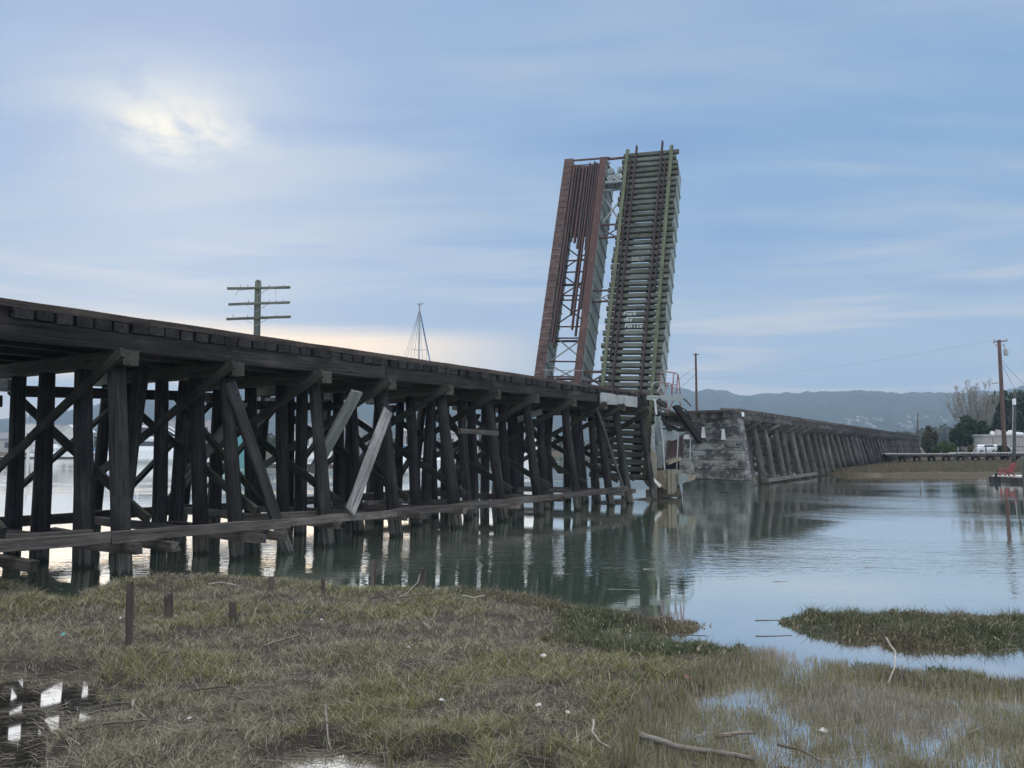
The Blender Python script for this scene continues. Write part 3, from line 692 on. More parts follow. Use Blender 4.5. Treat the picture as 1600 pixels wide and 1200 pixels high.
MAIN = wpoly([(-50, 914), (20, 912), (60, 920), (88, 936), (112, 939), (122, 927), (165, 917), (205, 906), (260, 902), (330, 904), (400, 906), (470, 911), (520, 919), (560, 924), (640, 924), (720, 927), (800, 937), (850, 947), (900, 955), (945, 960), (1000, 967), (1060, 974), (1087, 981), (1060, 985), (1010, 984), (950, 982), (945, 1004), (1000, 1012), (1040, 1018), (1100, 1014), (1150, 1020), (1200, 1032), (1240, 1044), (1300, 1050), (1400, 1054), (1500, 1060), (1600, 1068), (1750, 1076)]) + [(14, 8.6), (14, -6), (-30, -6), (-30, 14.5)]
ISLE = wpoly([(1232, 970), (1265, 988), (1320, 998), (1400, 1006), (1500, 1011), (1600, 1008), (1800, 1006), (1800, 978), (1600, 972), (1450, 968), (1330, 965), (1270, 964)])
PUD = [(wpoly(p), k) for p, k in (
    ([(-90, 1055), (20, 1052), (60, 1058), (90, 1050), (125, 1050), (165, 1068), (205, 1088), (190, 1120), (150, 1140), (105, 1150), (80, 1180), (55, 1240), (-120, 1240)], .34),
    ([(395, 1240), (420, 1190), (460, 1176), (520, 1168), (585, 1176), (640, 1186), (700, 1182), (735, 1190), (740, 1240)], .30),
    ([(790, 1240), (815, 1190), (850, 1178), (872, 1195), (870, 1240)], .30),
    ([(935, 1240), (950, 1215), (1000, 1205), (1040, 1240)], .30),
    ([(1048, 1125), (1060, 1098), (1080, 1100), (1082, 1125), (1062, 1140)], .16))]
WET = wpoly([(1010, 1120), (1070, 1075), (1150, 1040), (1200, 1018), (1262, 1030), (1350, 1052), (1450, 1066), (1600, 1076), (1900, 1090), (1900, 1420), (980, 1420), (960, 1200)])
def hgt(x, y):
    x = np.asarray(x, float); y = np.asarray(y, float)
    dm = sdist(x, y, MAIN)+(fbm(x*1.9, y*1.9, 3)-.5)*.55; di = sdist(x, y, ISLE)+(fbm(x*2.5, y*2.5, 5)-.5)*.3
    n = fbm(x*1.3, y*1.3, 9); n2 = fbm(x*5, y*5, 21, 3)
    zm = np.clip(dm/.5, -3, 1)*.09+(n-.42)*.16*np.clip(dm/.6, 0, 1)+(n2-.5)*.05
    zi = np.clip(di/.25, -3, 1)*.06+(n2-.5)*.04
    z = np.maximum(zm, zi)
    for poly, k in PUD:
        d = sdist(x, y, poly)+(fbm(x*3, y*3, 33)-.5)*.5
        z = z-np.clip(d/.3+.35, 0, 1)*k*(.75+.7*np.clip((fbm(x*4, y*7, 35)-.32)*3, 0, 1))
    dw = sdist(x, y, WET)+(n-.5)*.8
    wet = np.clip(dw/.5+.3, 0, 1)
    z = z*(1-wet)+wet*(-.034+(n2-.5)*.05+(n-.5)*.13)
    back = np.clip((5.2-y)/3.5, 0, 1); z = z+back*back*1.0        # the bank the photographer stands on
    return np.maximum(z, -.35)
gx = np.linspace(-30, 14, 420); gx = np.concatenate([np.linspace(-30, -11.2, 40), np.linspace(-11, 10, 400), np.linspace(10.2, 14, 20)])
gy = np.concatenate([np.linspace(-6, 4.4, 24), np.linspace(4.5, 16.5, 260)])
X, Y = np.meshgrid(gx, gy); Zg = hgt(X, Y)
def grid_obj(name, X, Y, Z, mat, **tags):
    ny, nx = X.shape; v = np.stack([X, Y, Z], -1).reshape(-1, 3)
    idx = np.arange(ny*nx).reshape(ny, nx); f = np.stack([idx[:-1, :-1], idx[:-1, 1:], idx[1:, 1:], idx[1:, :-1]], -1).reshape(-1, 4)
    me = bpy.data.meshes.new(name); me.from_pydata(v.tolist(), [], f.tolist()); me.polygons.foreach_set('use_smooth', [True]*len(f)); me.materials.append(mat); me.update()
    return link(bpy.data.objects.new(name, me), None, **tags)
grid_obj('ground', X, Y, Zg, MT['mud'], label='dark muddy salt marsh ground with shallow puddles', kind='structure')
# water
m, nt, b = new_mat('estuary_water'); nt.nodes.remove(b)
body = N(nt, 'ShaderNodeBsdfDiffuse'); bodyn = body
b = N(nt, 'ShaderNodeBsdfGlossy'); b.inputs['Roughness'].default_value = .03; b.inputs['Color'].default_value = (1, .98, .945, 1)
lw = N(nt, 'ShaderNodeLayerWeight'); lw.inputs['Blend'].default_value = .5
wm = N(nt, 'ShaderNodeMixShader'); nt.links.new(M(nt, 'ADD', .03, M(nt, 'MULTIPLY', M(nt, 'POWER', lw.outputs['Facing'], .7), .97)), wm.inputs[0])
nt.links.new(body.outputs[0], wm.inputs[1]); nt.links.new(b.outputs[0], wm.inputs[2]); nt.links.new(wm.outputs[0], nt.nodes['Material Output'].inputs['Surface'])
geo = N(nt, 'ShaderNodeNewGeometry')
p = geo.outputs['Position']
big = NOISE(nt, MAPV(nt, p, (.035, .09, 1), (3.1, .7, 0)), 1.0, 3, .5, .6)
w1 = NOISE(nt, MAPV(nt, p, (1.6, 4.2, 1)), 1.0, 3, .55, .3)
w2 = NOISE(nt, MAPV(nt, p, (6.5, 13, 1), (5, 3, 0)), 1.0, 2, .5)
w3 = NOISE(nt, MAPV(nt, p, (.28, .7, 1), (2, 9, 0)), 1.0, 2, .5)
amp = M(nt, 'ADD', .09, M(nt, 'MULTIPLY', SS(nt, big, .47, .66), .62))
sep = N(nt, 'ShaderNodeSeparateXYZ'); nt.links.new(p, sep.inputs[0])
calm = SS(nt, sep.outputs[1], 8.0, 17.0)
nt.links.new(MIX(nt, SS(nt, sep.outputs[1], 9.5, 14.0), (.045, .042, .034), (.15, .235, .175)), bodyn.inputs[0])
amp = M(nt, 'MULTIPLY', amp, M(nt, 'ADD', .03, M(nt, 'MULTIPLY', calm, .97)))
hh = M(nt, 'ADD', M(nt, 'ADD', M(nt, 'MULTIPLY', w1, .020), M(nt, 'MULTIPLY', w2, .0045)), M(nt, 'MULTIPLY', w3, .02))
BUMP(nt, b, M(nt, 'MULTIPLY', hh, amp), 1.0, 1.0)
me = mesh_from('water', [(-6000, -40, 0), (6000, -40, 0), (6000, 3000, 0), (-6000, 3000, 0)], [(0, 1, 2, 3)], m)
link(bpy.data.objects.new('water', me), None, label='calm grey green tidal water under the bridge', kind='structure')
# right-hand marsh and far land
RM = wpoly([(1276, 738), (1300, 741), (1340, 743), (1420, 743.5), (1500, 743.5), (1560, 744), (1700, 745)]) + [(150, 60), (500, 120), (700, 420), (100, 460), (52, 200), (36, 92)]
gx = np.concatenate([np.linspace(28, 70, 190), np.linspace(71, 160, 60), np.linspace(165, 700, 40)]); gy = np.concatenate([np.linspace(58, 125, 150), np.linspace(126, 460, 60)])
X, Y = np.meshgrid(gx, gy); d = sdist(X, Y, RM)+(fbm(X*.35, Y*.35, 41)-.5)*2.4
Zr = np.where(d > 0, np.clip(d/.7, 0, 1)*.26+np.clip(d/40, 0, 1)*.75+np.clip((d-30)/60, 0, 1)*.8+(fbm(X*.6, Y*.6, 43)-.5)*.12, np.maximum(d*.6, -.5))
grid_obj('marsh_flat', X, Y, Zr, MT['bank'], label='flat brown grassy marsh behind the water on the far side', kind='structure')
# hills with a wooded skyline
PROF = [(-700, 664), (-400, 668), (0, 657), (60, 650), (110, 643), (180, 625), (280, 612), (380, 602), (480, 600), (620, 603), (800, 606), (950, 603), (1040, 603), (1062, 607), (1090, 611), (1130, 611), (1155, 619), (1180, 617), (1215, 614), (1260, 613), (1300, 611), (1380, 612), (1410, 617), (1425, 613), (1480, 614), (1540, 612), (1570, 612), (1600, 606), (1700, 598), (2000, 592), (2600, 600)]
RH = 2600.0
az = []; el = []
for x_, y_ in PROF:
    d_ = ray(x_, y_); az.append(atan2(d_.x, d_.y)); el.append(H+RH*d_.z/sqrt(d_.x**2+d_.y**2))
NA = 900; aa = np.linspace(az[0], az[-1], NA); top = np.interp(aa, az, el); hill_top = top
rr = np.concatenate([np.linspace(950, 1500, 10), np.linspace(1540, 2560, 46), np.linspace(2580, 2620, 5), np.linspace(2680, 3000, 5)])
AA, RR = np.meshgrid(aa, rr)
prof = np.interp(RR, [950, 1250, 1500, 1900, 2300, 2600, 3000], [.01, .05, .13, .42, .80, 1.0, .8])
rid = .78+.44*fbm(AA*22, RR/420, 51); rid = rid*(1-np.clip((RR-2350)/250, 0, 1))+np.clip((RR-2350)/250, 0, 1)
Zh = top[None, :]*prof*rid
bump = (fbm(AA*420, RR/7, 61, 3)-.5)*9*np.clip((RR-1500)/400, 0, 1)
Zh = Zh+bump+(fbm(AA*90, RR/40, 63, 3)-.5)*12*np.clip((RR-1500)/400, 0, 1)
m, nt, b = new_mat('wooded_hills'); SETB(b, .95, .1)
geo = N(nt, 'ShaderNodeNewGeometry'); n1 = NOISE(nt, geo.outputs['Position'], .03, 6, .65); n2 = NOISE(nt, geo.outputs['Position'], .006, 4, .6)
sep = N(nt, 'ShaderNodeSeparateXYZ'); nt.links.new(geo.outputs['Position'], sep.inputs[0])
c = MIX(nt, SS(nt, n1, .35, .68), (.02, .03, .02), (.06, .068, .045)); c = MIX(nt, M(nt, 'MULTIPLY', SS(nt, n2, .5, .62), M(nt, 'SUBTRACT', 1.0, SS(nt, sep.outputs[2], 20, 70))), c, (.17, .17, .09)); nt.links.new(c, b.inputs['Base Color'])
grid_obj('hills', RR*np.sin(AA), RR*np.cos(AA), Zh, m, label='long wooded hills fading into blue haze', kind='structure')
# far land between water and hills
Xp = np.array([[-2500, -300, -70, 0, 60, 300, 2500]]*5, float); Yp = np.array([[225]*7, [232]*7, [300]*7, [800]*7, [1300]*7], float)
Yp[0] += np.array([-20, -8, 6, 40, 40, 0, 0]); Yp[1] += np.array([-20, -8, 6, 40, 40, 0, 0])
Zp = np.array([[-.6]*7, [.9]*7, [1.6]*7, [4]*7, [11]*7])
grid_obj('shore_land', Xp, Yp, Zp, MT['bank'], label='low far shore at the foot of the hills', kind='structure')

# ================================================================== grass and foliage
def blades(name, P, hh, ww, lean, ang, col, mat, **tags):
    """P (n,3) roots; hh heights; ww widths; lean = sideways reach of the tip; ang = direction; col (n,3)"""
    n = len(P); dx, dy = np.cos(ang), np.sin(ang); tw = RS.uniform(0, 2*pi, n); sx, sy = np.cos(tw)*ww/2, np.sin(tw)*ww/2
    V_ = np.zeros((n, 5, 3))
    mid = P+np.stack([dx*lean*.35, dy*lean*.35, hh*.62], -1); tip = P+np.stack([dx*lean, dy*lean, hh], -1)
    s3 = np.stack([sx, sy, np.zeros(n)], -1)
    V_[:, 0] = P-s3; V_[:, 1] = P+s3; V_[:, 2] = mid+s3*.75; V_[:, 3] = mid-s3*.75; V_[:, 4] = tip
    me = bpy.data.meshes.new(name); me.vertices.add(n*5); me.vertices.foreach_set('co', V_.reshape(-1))
    b0 = np.arange(n)*5
    loops = np.stack([b0, b0+1, b0+2, b0+3, b0+3, b0+2, b0+4], -1).reshape(-1)
    me.loops.add(n*7); me.loops.foreach_set('vertex_index', loops.astype(np.int32))
    me.polygons.add(n*2); ls = np.stack([np.arange(n)*7, np.arange(n)*7+4], -1).reshape(-1)
    me.polygons.foreach_set('loop_start', ls.astype(np.int32))
    me.update(calc_edges=True); me.validate()
    at = me.color_attributes.new('Col', 'FLOAT_COLOR', 'POINT')
    c4 = np.ones((n, 5, 4)); c4[:, :, :3] = col[:, None, :]
    at.data.foreach_set('color', c4.reshape(-1)); me.materials.append(mat)
    return link(bpy.data.objects.new(name, me), None, **tags)
def mixc(a, b, f): return np.array(a)[None]*(1-f[:, None])+np.array(b)[None]*f[:, None]
NC = 1150000
yy = 4.6+(16.2-4.6)*RS.rand(NC)**1.25; xx = (RS.rand(NC)*2-1)*(yy*.74+1.6)
zz = hgt(xx, yy)
dm = sdist(xx, yy, MAIN); di = sdist(xx, yy, ISLE); dw = sdist(xx, yy, WET)
cl = fbm(xx*2.1, yy*2.1, 71); cl2 = fbm(xx*.8, yy*.8, 73); fine = fbm(xx*9, yy*9, 79, 2); rnd1 = RS.rand(NC)
LODk = np.clip(7.5/yy, .35, 1)
wet = dw > -.1
edge = (~wet) & ((dm < .75+.5*(cl-.5)) | (di > -.1)) & (xx > -1.0)
# a. meadow of green and straw coloured blades
k = (~wet) & (~edge) & (zz > .006) & (rnd1 < LODk*.95*np.clip((fine-.31)*4, .14, 1)*np.clip((cl-.27)*6, .35, 1))
def sub(kk, n): return kk
P = np.stack([xx, yy, zz-.01], -1)
green = np.clip((cl2-.42)*8+(cl-.5)*2.5, 0, 1)
def meadow(kk, name, label):
    n = kk.sum(); g = np.clip(green[kk]+RS.normal(0, .22, n), 0, 1); dry = RS.rand(n)
    col = mixc((.31, .275, .20), (.25, .25, .10), g)
    col = np.where((dry < .20)[:, None], np.array((.52, .475, .36))[None], col); col = np.where((dry > .74)[:, None], np.array((.085, .078, .052))[None], col)
    col = col*RS.uniform(.7, 1.3, n)[:, None]
    h = (.028+.07*RS.rand(n)+.06*np.clip(cl[kk]-.4, 0, 1))*(.8+.4*g)
    blades(name, P[kk], h, RS.uniform(.0035, .007, n)*(yy[kk]/9).clip(.8, 1.6), h*RS.uniform(.4, 2.3, n), RS.rand(n)*2*pi, col, MT['grass'], label=label, kind='stuff')
meadow(k, 'marsh_grass', 'olive and straw coloured salt marsh grass')
# b. dark shrubby edge plants along the water and on the islet
k = edge & (zz > -.03) & (rnd1 < LODk*1.6*np.clip((fine-.25)*3.2, .12, 1))
n = k.sum(); g = np.clip((cl2[k]-.4)*4+RS.normal(0, .3, n)+(di[k] > -.1)*.35, 0, 1)
col = mixc((.17, .145, .10), (.10, .13, .07), g); dry = RS.rand(n); col = np.where((dry < .14)[:, None], np.array((.42, .36, .26))[None], col)*RS.uniform(.65, 1.35, n)[:, None]
hc = .025+.15*np.clip(fbm(xx[k]*3.2, yy[k]*3.2, 85)-.25, 0, .6)*(1+(di[k] > .02)*.25)
bit = RS.rand(n) < np.where(di[k] > -.05, .66, .72)
Pk = P[k].copy(); Pk[:, 2] += np.where(bit, RS.rand(n)*hc, 0)
h = np.where(bit, RS.uniform(.02, .055, n), hc*RS.uniform(.7, 2.2, n)+.03)
blades('edge_plants', Pk, h, np.where(bit, RS.uniform(.010, .022, n), RS.uniform(.004, .008, n)), h*RS.uniform(.2, 1.3, n), RS.rand(n)*2*pi, col, MT['grass'], label='dark low marsh shrubs along the water edge and on the islet', kind='stuff')
# c. upright stems standing in the flooded corner
pudm = np.maximum.reduce([sdist(xx, yy, p_) for p_, q_ in PUD]) > -.1
k = (pudm & (~wet) & (rnd1 < .10*np.clip((fine-.35)*5, 0, 1))) | wet & (rnd1 < LODk*.85*np.clip((fbm(xx*3.2, yy*3.2, 83)-.30)*4.5, .16, 1)*np.clip(1.05+zz*6, .35, 1))
n = k.sum(); dry = RS.rand(n); col = mixc((.24, .21, .16), (.44, .405, .32), dry); g = (green[k] > .7) & (RS.rand(n) < .4); col = np.where(g[:, None], np.array((.25, .245, .11))[None], col)*RS.uniform(.6, 1.3, n)[:, None]
h = .04+.13*RS.rand(n)
blades('reed_stems', P[k], h, RS.uniform(.004, .008, n), h*RS.uniform(.05, .6, n), RS.rand(n)*2*pi, col, MT['grass'], label='thin brown reed stems standing in the flooded marsh corner', kind='stuff')
# d. flattened dead stalks floating in the puddle and lying in the grass
NB = 130000
y2 = 4.8+9.5*RS.rand(NB); x2 = (RS.rand(NB)*2-1)*(y2*.74+1.2); z2 = hgt(x2, y2)
dp = np.maximum.reduce([sdist(x2, y2, p_) for p_, q_ in PUD]); f2 = fbm(x2*2.2, y2*4.0, 91)
k = ((dp > -.15) & (RS.rand(NB) < np.clip((f2-.40)*7, .04, 1)*.55)) | ((dp <= -.15) & (z2 > -.01) & (sdist(x2, y2, WET) < 0) & (RS.rand(NB) < .05+.6*np.clip((fbm(x2*1.6, y2*1.6, 93)-.56)*6, 0, 1))) | ((sdist(x2, y2, WET) > 0) & (RS.rand(NB) < .06))
n = k.sum(); Pk = np.stack([x2, y2, np.maximum(z2, .004)+.004+RS.rand(NB)*.012+(dp <= -.15)*RS.rand(NB)*.07], -1)[k]
ln = RS.uniform(.08, .34, n); col = mixc((.12, .105, .085), (.40, .37, .30), RS.rand(n)**1.6)
blades('dead_stalks', Pk, RS.uniform(.002, .02, n), RS.uniform(.004, .010, n), ln, RS.normal(0, .55, n)+pi*(RS.rand(n) < .5), col, MT['grass'], label='pale flattened dead stalks floating in puddles and lying in the grass', kind='stuff')
# e. short brown turf on the far marsh
NB = 130000
y2 = 70+40*RS.rand(NB); x2 = 30+45*RS.rand(NB); d2 = sdist(x2, y2, RM); k = d2 > .08
n = k.sum(); d2 = d2[k]; zt = np.clip(d2/.7, 0, 1)*.26+np.clip(d2/40, 0, 1)*.75
Pk = np.stack([x2[k], y2[k], zt-.04], -1); col = mixc((.19, .155, .115), (.145, .14, .08), np.clip((fbm(x2[k]*.2, y2[k]*.5, 95)-.35)*4, 0, 1))*RS.uniform(.6, 1.35, n)[:, None]
h = RS.uniform(.1, .3, n)
blades('marsh_turf', Pk, h, RS.uniform(.03, .06, n), h*RS.uniform(.2, 1, n), RS.rand(n)*2*pi, col, MT['grass'], label='short brown turf covering the far marsh', kind='stuff')

def leaves(name, blobs, n, size, cols, parent=None, **tags):
    """leaf-sized quads scattered through the volume of overlapping clumps. blobs: (x,y,z,rx,ry,rz)"""
    bl = np.array(blobs, float); wt = bl[:, 3]*bl[:, 4]*bl[:, 5]; wt = wt**.75; wt /= wt.sum()
    id_ = RS.choice(len(bl), n, p=wt); d = RS.normal(size=(n, 3)); d /= np.linalg.norm(d, axis=1)[:, None]
    r = RS.rand(n)**.28*(1+RS.normal(0, .07, n)); c = bl[id_, :3]+d*r[:, None]*bl[id_, 3:]
    a = RS.normal(size=(n, 3)); a /= np.linalg.norm(a, axis=1)[:, None]; bb = np.cross(a, RS.normal(size=(n, 3))); bb /= np.linalg.norm(bb, axis=1)[:, None]
    s = RS.uniform(.5, 1.2, n)[:, None]*size
    V_ = np.stack([c-a*s, c-bb*s*.55, c+a*s, c+bb*s*.55], 1)
    base = np.array(WM[parent.name].translation) if parent is not None else np.zeros(3)
    me = bpy.data.meshes.new(name); me.vertices.add(n*4); me.vertices.foreach_set('co', (V_-base).reshape(-1))
    me.loops.add(n*4); me.loops.foreach_set('vertex_index', np.arange(n*4, dtype=np.int32)); me.polygons.add(n); me.polygons.foreach_set('loop_start', (np.arange(n)*4).astype(np.int32)); me.update(calc_edges=True)
    at = me.color_attributes.new('Col', 'FLOAT_COLOR', 'POINT'); ph = RS.rand(len(bl)); f = np.clip(ph[id_]*.6+RS.rand(n)*.5-.05, 0, 1)
    col = mixc(cols[0], cols[1], f)*RS.uniform(.75, 1.25, n)[:, None]; c4 = np.ones((n, 4, 4)); c4[:, :, :3] = col[:, None, :]
    at.data.foreach_set('color', c4.reshape(-1)); me.materials.append(MT['leaf'])
    return link(bpy.data.objects.new(name, me), parent, **tags)
def blobset(cx, cy, z0, wx, wy, hz, n, rs=.34, seed=0):
    r = random.Random(seed); out = []
    for i in range(n):
        a = r.uniform(0, 2*pi); q = sqrt(r.random())*.72; zf = r.random()
        k = r.uniform(.7, 1.2)*rs
        out.append((cx+cos(a)*q*wx, cy+sin(a)*q*wy, z0+hz*(.2+.68*zf*(1-.45*q)), wx*k, wy*k, hz*k*.8))
    return out
def tree(name, px0, px1, ytop, ybase, Yd, label, cols, n, size, cat='tree', nb=14, seed=1, trunk=True, hang=.0, group=None):
    a, b_ = on_Y(px0, ybase, Yd), on_Y(px1, ybase, Yd); t = on_Y((px0+px1)/2, ytop, Yd)
    cx, w, zb, hz = (a.x+b_.x)/2, (b_.x-a.x)/2, min(a.z, 1.2), 0
    hz = t.z-zb
    r = reg(thing(name, (cx, Yd, zb), label, cat, group))
    if trunk:
        m = MB(); rr = random.Random(seed)
        m.tube([(cx, Yd, zb-.3), (cx+.1*w*rnd(), Yd, zb+hz*.3), (cx+.2*w*rnd(), Yd, zb+hz*.75)], max(.08, hz*.03), 7, 0, max(.03, hz*.01))
        for k in range(7):
            q = rr.uniform(-.75, .75); m.tube([(cx, Yd, zb+hz*rr.uniform(.15, .4)), (cx+q*w*.5, Yd+rr.uniform(-.4, .4)*w, zb+hz*rr.uniform(.4, .6)), (cx+q*w, Yd+rr.uniform(-.6, .6)*w, zb+hz*rr.uniform(.55, .8))], hz*.014, 5, 0, hz*.004)
        m.build('trunk', MT['bark'], r, smooth=True)
    leaves('crown', blobset(cx, Yd, zb+hang*hz, w, w*.8, hz*(1-hang), nb, seed=seed), n, size, cols, r)
    return r
DG = ((.022, .042, .018), (.055, .085, .03)); OG = ((.04, .05, .022), (.09, .10, .042)); BG = ((.06, .10, .025), (.12, .17, .045)); GB = ((.075, .07, .042), (.12, .11, .06))
tree('bush', 1488, 1545, 650, 706, 135, 'dark green rounded bush left of the tan shed', DG, 7000, .34, 'bush', 16, 3)
tree('broad_tree', 1530, 1640, 612, 704, 165, 'large dark broad tree behind the tan shed and utility poles', ((.022, .036, .018), (.045, .065, .028)), 15000, .42, 'tree', 26, 4, hang=.12)
tree('bush', 1438, 1468, 668, 706, 128, 'brownish scrub bush at the far end of the trestle', GB, 3500, .26, 'bush', 10, 5)
tree('bush', 1458, 1486, 686, 707, 122, 'bright green low bush behind the boardwalk near the trestle end', BG, 3200, .22, 'bush', 9, 6)
tree('bush', 1472, 1500, 692, 707, 120, 'small grass green bush beside the dark rounded bush', BG, 2400, .2, 'bush', 8, 8)
tree('bush', 1500, 1530, 694, 708, 112, 'pale reedy scrub in front of the dark rounded bush', ((.12, .12, .06), (.25, .24, .13)), 1600, .2, 'bush', 7, 9, trunk=False)
tree('bush', 1556, 1580, 693, 708, 116, 'dark scrub in front of the tan shed', DG, 1500, .2, 'bush', 6, 10, trunk=False)
# hazy woods beyond the trestle end and on the far left shore
def wood_mass(pts, Yd, label, seed, n, size=1.3, cols=OG):
    bl = []; r = random.Random(seed)
    for x0, x1, yt in pts:
        a = on_Y(x0, 699, Yd).x; b_ = on_Y(x1, 699, Yd).x; zt = on_Y((x0+x1)/2, yt, Yd).z
        for k in range(5): bl.append((r.uniform(a, b_), Yd+r.uniform(-20, 20), zt*r.uniform(.3, .62)+1, (b_-a)*.4, 12, zt*.38))
    leaves('far_wood', bl, n, size, cols, None, label=label, kind='stuff')
wood_mass([(1318, 1350, 668), (1345, 1375, 676), (1370, 1405, 680), (1400, 1432, 673), (1428, 1462, 664), (1455, 1490, 668), (1480, 1515, 663), (1505, 1560, 670), (1290, 1325, 678)], 520, 'hazy row of trees far beyond the trestle end', 5, 9000, 1.6)
wood_mass([(-60, 20, 690), (100, 200, 684), (340, 430, 682), (430, 520, 680), (560, 640, 684), (640, 760, 682), (760, 900, 684)], 300, 'hazy trees behind the boats on the left shore', 6, 6000, .9)
# bare many-stemmed tree
c = on_Y(1526, 704, 150); zt = on_Y(1526, 599, 150).z; hz = zt-1.2
bt_ = reg(thing('bare_tree', (c.x, 150, 1.2), 'bare fan-shaped grey tree with many upright branches against the hazy hill', 'tree'))
rr = random.Random(12)
m = MB(); m.tube([(c.x, 150, 1), (c.x+.1, 150, 2.4)], .45, 8, 0, .3); m.build('trunk', MT['palebark'], bt_, smooth=True)
for k in range(40):
    f = (k+.5)/40*2-1; ax = f*5.0*1.05+rr.uniform(-.4, .4); ay = rr.uniform(-2.6, 2.6); hh = hz*(1-.30*abs(f)**2.0)*rr.uniform(.86, 1.03)
    m = MB()
    def bz(u): return Vector((c.x+ax*(u**.85)*.92+.25*sin(u*5+k), 150+ay*u, 1.6+(hh-.4)*(u**1.08)))
    m.tube([bz(u/6) for u in range(7)], .13, 5, 0, .025)
    for q in range(14):
        u = rr.uniform(.3, .97); p0 = bz(u); dxy = rr.uniform(-1.3, 1.3)*(1.1-u*.4); L_ = rr.uniform(.8, 1.9)
        p1 = p0+Vector((dxy*.5, rr.uniform(-.5, .5), L_*.55)); p2 = p0+Vector((dxy*.9, rr.uniform(-.8, .8), L_)); m.tube([p0, p1, p2], .045, 4, 0, .016)
        for z_ in range(5):
            e = p1+Vector((rr.uniform(-.6, .6), rr.uniform(-.5, .5), rr.uniform(.3, .9))); m.tube([p1, e], .026, 3, 0, .012)
    m.build('branch', MT['palebark'], bt_)
# ================================================================== poles
def crossarm_pole():
    Yd = 37.0; top = on_Y(403.5, 441, Yd); x = top.x
    r = reg(thing('old_utility_pole', (x, Yd, 0), 'old mossy utility pole with three empty crossarms standing behind the trestle', 'utility pole'))
    log('pole', (x+.02, Yd, -1), (x, Yd, top.z), .19, .155, MT['polegrey'], r, jit=.02)
    log('pole_top', (x, Yd, top.z-.02), (x+.03, Yd, top.z+.1), .15, .09, MT['polegrey'], r)
    for (yl, yr, xl, xr) in ((451, 449, 355, 453), (475.5, 472.5, 357, 452), (498.5, 495, 354, 454)):
        a, b_ = on_Y(xl, yl, Yd-.22), on_Y(xr, yr, Yd-.22)
        arm = beam('crossarm', a, b_, .1, .12, MT['polegrey'], r, jit=.006, ragged=.03)
        zc = (a.z+b_.z)/2
        m = MB()
        for sx in (-1, 1):
            for dy in (-.24, -.10): m.beam((x+sx*.55, Yd-.16+dy*.3, zc-.05), (x, Yd-.2, zc-.40), .03, .012)
        m.build('arm_brace', MT['galv'], r)
        m = MB()
        for q in random.sample(range(8), 4):
            xx = a.x+(b_.x-a.x)*(.1+.8*q/7); m.tube([(xx, Yd-.22, zc), (xx, Yd-.22, zc+.17)], .012, 5)
        m.build('insulator_pin', MT['wire'], arm)
    m = MB()
    z1 = top.z-.3
    m.tube([(x-.75, Yd-.25, z1), (x-.9, Yd-.3, z1-.25), (x-1.0, Yd-.3, z1-.42)], .008, 4); m.tube([(x-.45, Yd-.25, z1), (x-.6, Yd-.3, z1-.2), (x-.85, Yd-.3, z1-.12)], .008, 4)
    m.tube([(x+.98, Yd-.25, z1), (x+.93, Yd-.28, z1-.3), (x+.96, Yd-.28, z1-.52)], .008, 4); m.build('loose_wire', MT['wire'], r)
crossarm_pole()
def upole(px, ytop, ybase, Yd, r0, label, mat, lean=0.0):
    t = on_Y(px+lean, ytop, Yd); b_ = on_Y(px, ybase, Yd)
    r = reg(thing('utility_pole', (b_.x, Yd, b_.z), label, 'utility pole'))
    log('pole', (b_.x, Yd, b_.z-1.2), (t.x, Yd, t.z), r0, r0*.72, MT[mat], r, jit=.015, n=9)
    return r, t, b_
r, t, b_ = upole(1570, 531, 706, 105, .30, 'tall brown utility pole with a transformer and street lamp near the tan shed', 'pole', -9)
m = MB(); m.beam((t.x-.95, 105-.2, t.z-.35), (t.x+1.0, 105-.2, t.z-.15), .12, .14); m.build('crossarm', MT['pole'], r)
m = MB()
for dx, dz_ in ((-.9, -.2), (-.55, -.6), (.45, -.55), (.95, .1), (-.75, .05)): m.cyl((t.x+dx, 104.8, t.z-.35+dz_), .1, .32, 8)
m.build('insulator', MT['galv'], r)
m = MB(); m.cyl((t.x+.72, 104.8, t.z-2.2), .27, .8, 12); m.tube([(t.x+.6, 104.8, t.z-1.4), (t.x+.62, 104.8, t.z-.9)], .06, 6); m.build('transformer', MT['galv'], r)
zl = on_Y(1553, 599, 105); m = MB(); m.tube([(t.x+.25, 105, zl.z-.1), (zl.x+.5, 104.9, zl.z+.1)], .05, 6); m.beam((zl.x-.25, 104.9, zl.z-.02), (zl.x+.45, 104.9, zl.z+.06), .3, .16); m.build('street_lamp', MT['galv'], r)
p1 = Vector((t.x+.3, 105, t.z-2.9)); q1 = on_Y(1640, 628, 85); p2 = Vector((t.x+.3, 105, t.z-3.6)); q2 = on_Y(1625, 660, 85)
def sag(p, q, d=.6, k=10): return [p.lerp(q, i/k)-Vector((0, 0, d*4*(i/k)*(1-i/k))) for i in range(k+1)]
m = MB(); m.tube(sag(p1, q1), .025, 4); m.tube(sag(p2, q2), .025, 4); m.build('service_wire', MT['wire'], r)
far_l = on_Y(1090, 557, 110)
m = MB(); m.tube(sag(Vector((t.x-.9, 104.8, t.z-.1)), Vector((far_l.x, 300, 34)), 5.0, 16), .008, 4); m.build('power_line', MT['wire'], r)
r, t, b_ = upole(1583, 609, 707, 85, .20, 'shorter grey service pole with a meter box in front of the tan shed', 'polegrey', 3)
bz = on_Y(1584, 628, 84.7); m = MB(); m.beam((bz.x, 84.65, bz.z-.3), (bz.x, 84.65, bz.z+.35), .28, .22); m.build('meter_box', MT['white'], r)
